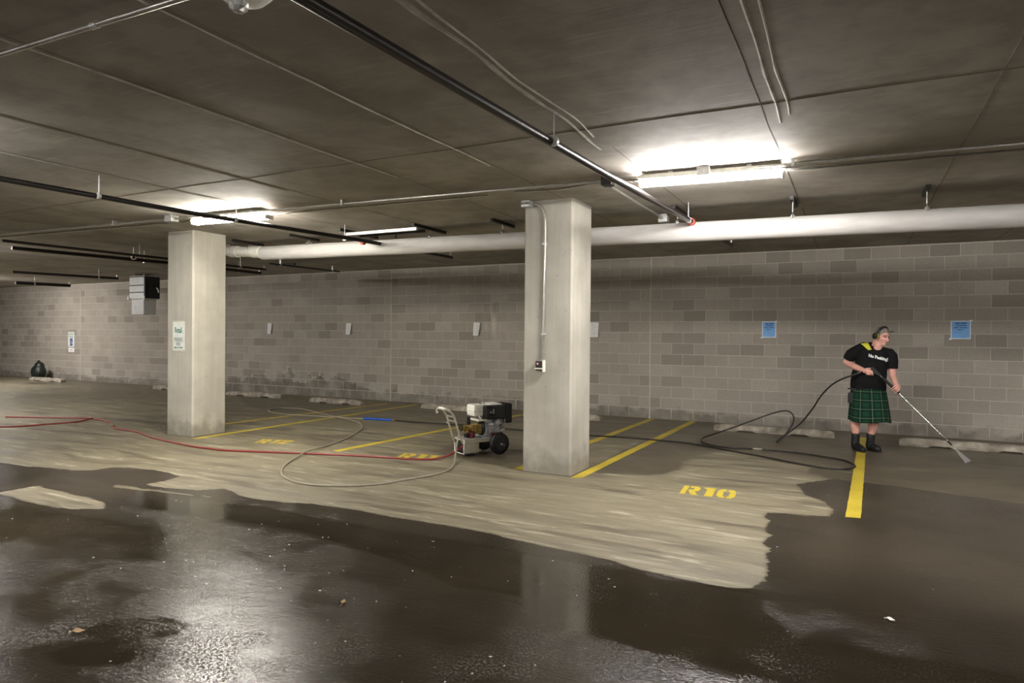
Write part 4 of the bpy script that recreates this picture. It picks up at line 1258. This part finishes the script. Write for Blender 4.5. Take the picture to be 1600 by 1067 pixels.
# right hand: closed on the gun handle
sk.ball((-.020, -.235, 1.108), (.045, .024, .036), 14, 10)
sk.limb([(-.055, -.205, 1.118), (-.015, -.24, 1.108), (.025, -.25, 1.105)], [.029, .030, .026])
for xf, r, q in ((-.018, .0085, .9), (.006, .0092, 1.0), (.030, .0092, 1.0), (.054, .0088, .95)):
    sk.limb([(xf - .004, -.250, 1.106), (xf, -.262, 1.084), (xf + .006, -.256, 1.062 + (1 - q) * .02), (xf + .010, -.230, 1.054), (xf + .010, -.208, 1.064)], [r + .001, r, r, r - .001, r - .002], 10)
sk.limb([(-.035, -.232, 1.126), (-.005, -.236, 1.140), (.026, -.226, 1.143), (.044, -.216, 1.139)], [.014, .012, .011, .009], 10)
# left hand: closed on the lance grip
LD = Vector((.70, 0, -.715)).normalized(); LN = Vector((.715, 0, .70)).normalized(); LC = Vector((0, -1, 0))
AX = Vector((.318, -.22, .879))
def lg(a, n, c): return AX + LD * a + LN * n + LC * c
sk.limb([(.325, -.185, .950), lg(-.018, .050, -.01), lg(.0, .040, .0), lg(.012, .034, .012)], [.028, .028, .028, .022])
sk.ball(lg(.0, .042, -.004), (.036, .020, .028), 12, 10)
for a, r in ((-.036, .0082), (-.012, .0092), (.012, .0092), (.036, .0084)):
    sk.limb([lg(a * .8, .044, .012), lg(a + .002, .030, .034), lg(a + .003, .004, .036), lg(a + .004, -.020, .028), lg(a + .004, -.030, .010)], [r + .001, r, r, r - .001, r - .002], 10)
sk.limb([lg(-.022, .036, -.022), lg(-.040, .018, -.034), lg(-.052, -.008, -.034), lg(-.058, -.026, -.020)], [.014, .012, .011, .009], 10)
# legs
sk.limb([(-.10, 0, .84), (-.135, -.01, .46), (-.140, .008, .345), (-.134, .01, .23), (-.133, .012, .12)], [.10, .064, .062, .042, .042])
sk.limb([(.11, 0, .84), (.090, .02, .46), (.078, .048, .345), (.056, .06, .23), (.050, .06, .12)], [.10, .064, .062, .042, .042])
sk.limb([hd(0, -.02, -.075), (.128, -.036, 1.455), (.112, -.046, 1.408)], [.045, .052, .058], 16)
body = fused(sk, 'body', MAT['skin'], man, 0.004, 3)
# face
for s in (-1, 1):
    MB().ball(hd(s * .030, -.0765, .006), (.012, .008, .008), 10, 8, HR).build('eye', MAT['eye'], man)
    MB().limb([hd(s * .014, -.0925, .027), hd(s * .030, -.088, .032), hd(s * .048, -.074, .027)], [.004, .005, .003], 8).build('eyebrow', MAT['hair'], man)
MB().limb([hd(-.024, -.085, -.068), hd(0, -.0955, -.069), hd(.024, -.085, -.068)], [.0035, .0045, .0035], 8).build('mouth', MAT['lip'], man)
# hair: cap over crown and back, open at the face
bm = bmesh.new()
bmesh.ops.create_uvsphere(bm, u_segments=56, v_segments=40, radius=1)
kill = []
for v in bm.verts:
    x, y, z = v.co
    n = mnoise.noise(Vector((x * 5, y * 5, z * 5))) * .02
    front = -y
    lim = -.50 if front < .15 else -.50 + (front - .15) * 1.28
    if z < lim: kill.append(v)
    v.co = Vector((x * (.0795 + n * .2), y * (.100 + n * .2) + .014, z * (.099 + n * .3) + .024))
bmesh.ops.delete(bm, geom=kill, context='VERTS')
r_ = bmesh.ops.extrude_face_region(bm, geom=list(bm.faces))
for v in [g for g in r_['geom'] if isinstance(g, bmesh.types.BMVert)]:
    v.co = Vector((v.co.x * .94, (v.co.y - .012) * .94 + .012, (v.co.z - .022) * .94 + .022))
MB().bm(bm, True, Matrix.Translation(HC) @ HR.to_4x4()).build('hair', MAT['hair'], man)
# ear defenders
ed = MB()
band = [hd(.098 * math.sin(a), .012 - .022 * math.cos(a), -.005 + .132 * math.cos(a)) for a in [-PI / 2 + PI * i / 18 for i in range(19)]]
ed.tube(band, .012, 8, squash=1.6)
ed = ed.build('ear_defenders', MAT['black'], man)
for s in (-1, 1):
    R4 = Matrix.Translation(hd(s * .082, .012, -.008)) @ HR.to_4x4() @ Matrix.Rotation(s * PI / 2, 4, 'Y')
    MB().lathe([(.030, .0), (.042, .006), (.042, .012)], 20, R4 @ Matrix.Diagonal((1.1, .95, 1, 1))).build('cushion', MAT['black'], ed)
    MB().lathe([(.043, .012), (.043, .020)], 20, R4 @ Matrix.Diagonal((1.1, .95, 1, 1))).build('yellow_ring', MAT['yellow'], ed)
    MB().lathe([(.040, .020), (.040, .034), (.030, .046), (.012, .050)], 20, R4 @ Matrix.Diagonal((1.1, .95, 1, 1))).build('cup', MAT['black'], ed)
gl = MB().tube([hd(.004, -.082, .082), hd(.014, -.108, .088), hd(.024, -.132, .104)], [.005, .006, .007], 8)
gl.build('headset_arm', MAT['black'], man)
# T-shirt
sh = MB()
def loft(mb, rings, n=36, sm=True, cap=True, sup=2.3):
    vs = []
    for (z, cx_, cy_, rx, ry) in rings:
        for k in range(n):
            a = 2 * PI * k / n
            c, s = math.cos(a), math.sin(a)
            vs.append((cx_ + rx * math.copysign(abs(c) ** (2 / sup), c), cy_ + ry * math.copysign(abs(s) ** (2 / sup), s), z))
    fs = []
    for i in range(len(rings) - 1):
        for k in range(n):
            fs.append((i * n + k, i * n + (k + 1) % n, (i + 1) * n + (k + 1) % n, (i + 1) * n + k))
    if cap:
        fs.append(tuple(range(n))[::-1]); fs.append(tuple(range(len(vs) - n, len(vs))))
    return mb.add(vs, fs, sm)
loft(sh, [(.850, .012, 0, .219, .166), (.875, .012, 0, .220, .168), (.95, .010, -.012, .217, .178), (1.05, .018, -.018, .213, .180), (1.15, .034, -.014, .203, .163), (1.25, .048, -.006, .197, .146), (1.33, .058, 0, .192, .130), (1.385, .062, .004, .180, .108), (1.42, .072, .006, .130, .086), (1.443, .082, .004, .085, .074)])
sh.limb([(.03, .035, 1.432), (-.05, .022, 1.428), (-.125, .014, 1.378), (-.18, .02, 1.335)], [.064, .066, .074, .080])
sh.tube([(-.190, .018, 1.345), (-.212, .030, 1.30), (-.232, .040, 1.255), (-.236, .042, 1.248)], [.075, .075, .074, .073], 18)
sh.limb([(.20, .002, 1.365), (.262, .0, 1.345), (.283, 0, 1.31)], [.062, .068, .070])
sh.tube([(.283, 0, 1.315), (.292, -.005, 1.24), (.297, -.015, 1.15), (.297, -.016, 1.138)], [.070, .070, .068, .067], 18)
shirt = fused(sh, 'tshirt', MAT['shirt'], man, 0.006, 4)
# a few folds in the cloth
for v in shirt.data.vertices:
    c = v.co
    f = mnoise.noise(Vector((c.x * 9 + c.z * 5, c.y * 7, c.z * 8))) * .006 + mnoise.noise(Vector((c.x * 20, c.z * 5, 3))) * .002
    nrm = v.normal
    if .9 < c.z < 1.36: v.co = c + nrm * f
shirt.data.update()
bvh = BVHTree.FromPolygons([v.co for v in shirt.data.vertices], [p.vertices for p in shirt.data.polygons])
def on_shirt(u, v, e):
    t = -.235
    x = .125 + u * math.cos(t) - v * math.sin(t) * .2
    z = 1.287 + u * math.sin(t) * .98 + v
    hit = bvh.ray_cast(Vector((x, -1, z)), Vector((0, 1, 0)))[0]
    y = hit.y if hit is not None else -.16
    return Vector((x, y - .0065 - e, z))
place_text('lettering', 'No Peeking!', .056, MAT['text'], shirt, on_shirt, .0030, .86, .0008)
# yellow cloth showing on the right shoulder and at the collar
yc = MB()
pts = [(-.115, -.055, 1.425), (-.085, -.082, 1.405), (-.058, -.100, 1.376), (-.030, -.112, 1.352)]
yl = []
bv2 = bvh
rows_ = 8
vsY = []; fsY = []
A0, A1 = [(-.085, 1.470), (-.058, 1.450), (-.025, 1.415), (.004, 1.388)], [(-.005, 1.489), (.012, 1.465), (.030, 1.425), (.046, 1.395)]
for i in range(4):
    for j in range(6):
        x = A0[i][0] + (A1[i][0] - A0[i][0]) * j / 5; z = A0[i][1] + (A1[i][1] - A0[i][1]) * j / 5
        hit = bv2.ray_cast(Vector((x, -1, z)), Vector((0, 1, 0)))[0]
        y = hit.y if hit is not None else -.01
        vsY.append((x, y - .007, z))
for i in range(3):
    for j in range(5):
        a = i * 6 + j
        fsY.append((a, a + 1, a + 7, a + 6))
o_ = MB().add(vsY, fsY, True).build('yellow_shoulder_cloth', MAT['yellow'], man)
sd = o_.modifiers.new('s', 'SOLIDIFY'); sd.thickness = .008; sd.offset = 0
# kilt
def kilt():
    n, rows = 120, 22
    vs = []; uvs = []
    for sgn, off in ((1, 0.0), (-1, -.007)):
        for i in range(rows + 1):
            t = i / rows
            z = .872 + (.412 - .872) * t
            cx_ = .012 + .016 * t
            rx = .210 + .046 * t ** .9 + off; ry = .166 + .034 * t + off
            for k in range(n):
                a = 2 * PI * k / n
                c, s = math.cos(a), math.sin(a)
                pleat = .009 * t ** .6 * math.sin(a * 22) * (0.25 if s < -.25 else 1.0) + .008 * t * math.sin(a * 5 + .6)
                sag = -.012 * t * math.sin(a * 3 + 1.0)
                vs.append((cx_ + (rx + pleat) * math.copysign(abs(c) ** .9, c), (ry + pleat) * math.copysign(abs(s) ** .9, s), z + sag * t))
                uvs.append((a * .215, z))
    N = n * (rows + 1)
    fs = []
    for i in range(rows):
        for k in range(n):
            a, b = i * n + k, i * n + (k + 1) % n
            fs.append((a, a + n, b + n, b)); fs.append((N + a, N + b, N + b + n, N + a + n))
    for k in range(n):
        a, b = k, (k + 1) % n
        fs.append((a, b, N + b, N + a)); e = rows * n
        fs.append((e + a, N + e + a, N + e + b, e + b))
    me = bpy.data.meshes.new('kilt')
    me.from_pydata(vs, [], fs)
    me.materials.append(MAT['tartan'])
    uvl = me.uv_layers.new(name='weave')
    for p in me.polygons:
        p.use_smooth = True
        idx = [me.loops[l].vertex_index for l in p.loop_indices]
        us = [uvs[i][0] for i in idx]
        wrap = max(us) - min(us) > .6
        for l, i in zip(p.loop_indices, idx):
            u, v = uvs[i]
            if wrap and u < .5: u += 2 * PI * .215
            uvl.data[l].uv = (u + .02, v)
    return link('kilt', me, None, man)
kl = kilt()
MB().box((-.240, -.105, .845), (-.185, -.085, .862), .004).box((-.205, -.128, .835), (-.13, -.112, .86), .004).build('strap', MAT['belt'], kl)
pk = MB().box((-.236, -.112, .655), (-.172, -.06, .80), .012).build('side_pocket', MAT['belt'], kl)
MB().ball((-.206, -.116, .775), .005, 8, 6).build('stud', MAT['chrome'], pk)
# boots
def boot(ankle, heel, toe):
    a = Vector(ankle); h = Vector((*heel, 0)); t = Vector((*toe, 0))
    d = (t - h).normalized()
    m = MB()
    m.limb([(a.x, a.y, .205), (a.x, a.y, .14), tuple((h + d * .05) + Vector((0, 0, .075)))], [.054, .052, .052], 16)
    m.limb([tuple(h + d * .045 + Vector((0, 0, .05))), tuple(h + d * .12 + Vector((0, 0, .062))), tuple(h + d * .19 + Vector((0, 0, .045))), tuple(t - d * .045 + Vector((0, 0, .040)))], [.044, .050, .046, .038], 16)
    o = fused(m, 'boot', MAT['boot'], man, .006, 3)
    for v in o.data.vertices: v.co.z = max(.012, v.co.z)
    s = MB()
    side = Vector((-d.y, d.x, 0))
    pl = []
    L = (t - h).length
    for k in range(24):
        q = 2 * PI * k / 24
        u = math.cos(q); w_ = math.sin(q)
        wd = .043 if u > 0 else .038
        p = h + d * (L / 2 + u * L / 2 * 1.01) + side * (w_ * wd * (1 - .15 * abs(u)))
        pl.append((p.x, p.y))
    s.prism(pl, lambda x, y, z: (x, y, z), .0, .020)
    s.build('sole', MAT['tread'], o)
    m2 = MB()
    for k in range(4):
        c = h + d * (.10 + .028 * k) + Vector((0, 0, .112 - .012 * k))
        m2.tube([c - side * .022, c + side * .022 + Vector((0, 0, .002))], .0035, 6)
    m2.build('lace', MAT['tread'], o)
    return o
boot((-.134, .012), (-.165, .055), (-.020, -.185))
boot((.050, .062), (.005, .110), (.175, -.070))

# ------------------------------------------------------------------ spray gun and lance
wy = -2.27
wd = empty('spray_wand', (9.69, wy, 1.1))
def WP(x, z, y=0.0): return Vector((x, y, z - 1.1))
MB().tube([WP(-.075, 1.090), WP(-.03, 1.094), WP(.05, 1.110)], [.014, .016, .017], 12).build('rear_handle', MAT['black'], wd)
MB().prism([(.030, 1.128), (.048, 1.160), (.070, 1.158), (.150, 1.072), (.142, 1.050), (.118, 1.052), (.060, 1.085), (.045, 1.095)], lambda u, v, d: WP(u, v, d), -.018, .018).build('gun_body', MAT['black'], wd)
MB().tube([WP(.055, 1.088), WP(.035, 1.070), WP(.010, 1.066)], .006, 8).build('trigger', MAT['rubber'], wd)
MB().cyl(WP(-.118, 1.083), WP(-.070, 1.090), .011, 10).ball(WP(-.115, 1.083), .014).ball(WP(-.085, 1.088), .013).build('inlet_fitting', MAT['chrome'], wd)
MB().cyl(WP(.128, 1.068), WP(.165, 1.031), .010, 10).build('coupler', MAT['chrome'], wd)
MB().tube([WP(.160, 1.037), WP(.20, .997), WP(.355, .840), WP(.368, .827)], [.015, .019, .019, .016], 12).build('insulated_grip', MAT['black'], wd)
MB().tube([WP(.36, .835), WP(.62, .548), WP(.925, .225)], .0075, 10).build('lance_tube', MAT['chrome'], wd)
MB().cyl(WP(.885, .267), WP(.905, .246), .012, 10).build('tip_coupler', MAT['chrome'], wd)
MB().cyl(WP(.905, .246), WP(.955, .193), .012, 10, .010).build('nozzle_holder', MAT['rubber'], wd)
tag(wd, 'spray gun with long steel lance held by the kilted man', 'spray wand')
fan = MB()
t0 = Vector((10.645, wy, .190)); k = 10
vs = [t0 + Vector((-.004, -.004, 0)), t0 + Vector((.004, .004, 0))]
row = []
for i in range(k + 1):
    q = i / k - .5
    row.append(Vector((10.815 + q * .07, wy - .06 + q * .20, .004)))
vs2 = [p + Vector((.010, .004, 0)) for p in row] + [p - Vector((.010, .004, 0)) for p in row]
fan.add([vs[0], vs[1]] + vs2, [(1, 2 + i, 3 + i) for i in range(k)] + [(0, k + 4 + i, k + 3 + i) for i in range(k)] + [(0, 1, 2 + k, 3 + 2 * k), (1, 0, k + 3, 2)])
fo = fan.build('water_spray', MAT['spray'], None)
tag(fo, 'thin fan of water spraying from the lance tip', 'water', kind='stuff')

# ------------------------------------------------------------------ litter on the wet floor
def flake(x, y, s, a, label, mat):
    root = empty('fallen_leaf', (x, y, 0), a)
    n = 8
    vs = []
    for i in range(n + 1):
        t = i / n
        w_ = s * .28 * math.sin(PI * min(1, t * 1.05)) ** .8
        z = .004 + s * .10 * math.sin(t * PI * 1.3 + .4) ** 2
        vs += [(-s / 2 + s * t, -w_, z + .006), (-s / 2 + s * t, 0, z), (-s / 2 + s * t, w_, z + .008)]
    fs = []
    for i in range(n):
        for j in range(2):
            b = 3 * i + j
            fs.append((b, b + 1, b + 4, b + 3))
    m = MB().add(vs, fs, True)
    m.add([(p[0], p[1], p[2] - .001) for p in vs], [f[::-1] for f in fs], True)
    m.build('blade', mat, root)
    MB().tube([(-s / 2, 0, .005), (-s * .75, .004, .004)], .0015, 5).build('stalk', mat, root)
    tag(root, label, 'leaf')
flake(6.02, -10.36, .065, .5, 'curled tan leaf on the wet floor near the bottom left corner', MAT['leaf'])
flake(6.95, -9.43, .05, 2.0, 'small brown leaf on the wet floor in the foreground', MAT['leaf'])
flake(9.72, -8.19, .05, -.6, 'small pale leaf on the wet floor below the yellow line end', MAT['paper'])
db = MB()
rd = random.Random(11)
for i in range(230):
    if i < 170:
        x, y = rd.uniform(3.2, 8.5), rd.uniform(-11.0, -8.1)
    else:
        x, y = rd.uniform(8.2, 12.5), rd.uniform(-10.5, -4.5)
        if rd.random() < .5: continue
    s = rd.choice((.003, .004, .005, .007, .010))
    a = rd.uniform(0, PI)
    c, q = math.cos(a), math.sin(a)
    h = s * .35
    db.add([(x + c * s, y + q * s, .0005), (x - q * s * .6, y + c * s * .6, .0005), (x - c * s, y - q * s, .0005), (x + q * s * .6, y - c * s * .6, .0005), (x, y, h)], [(0, 1, 4), (1, 2, 4), (2, 3, 4), (3, 0, 4)])
tag(db.build('debris', MAT['greyprint2'], None), 'pale grit and flakes scattered over the wet floor', 'debris', kind='stuff')
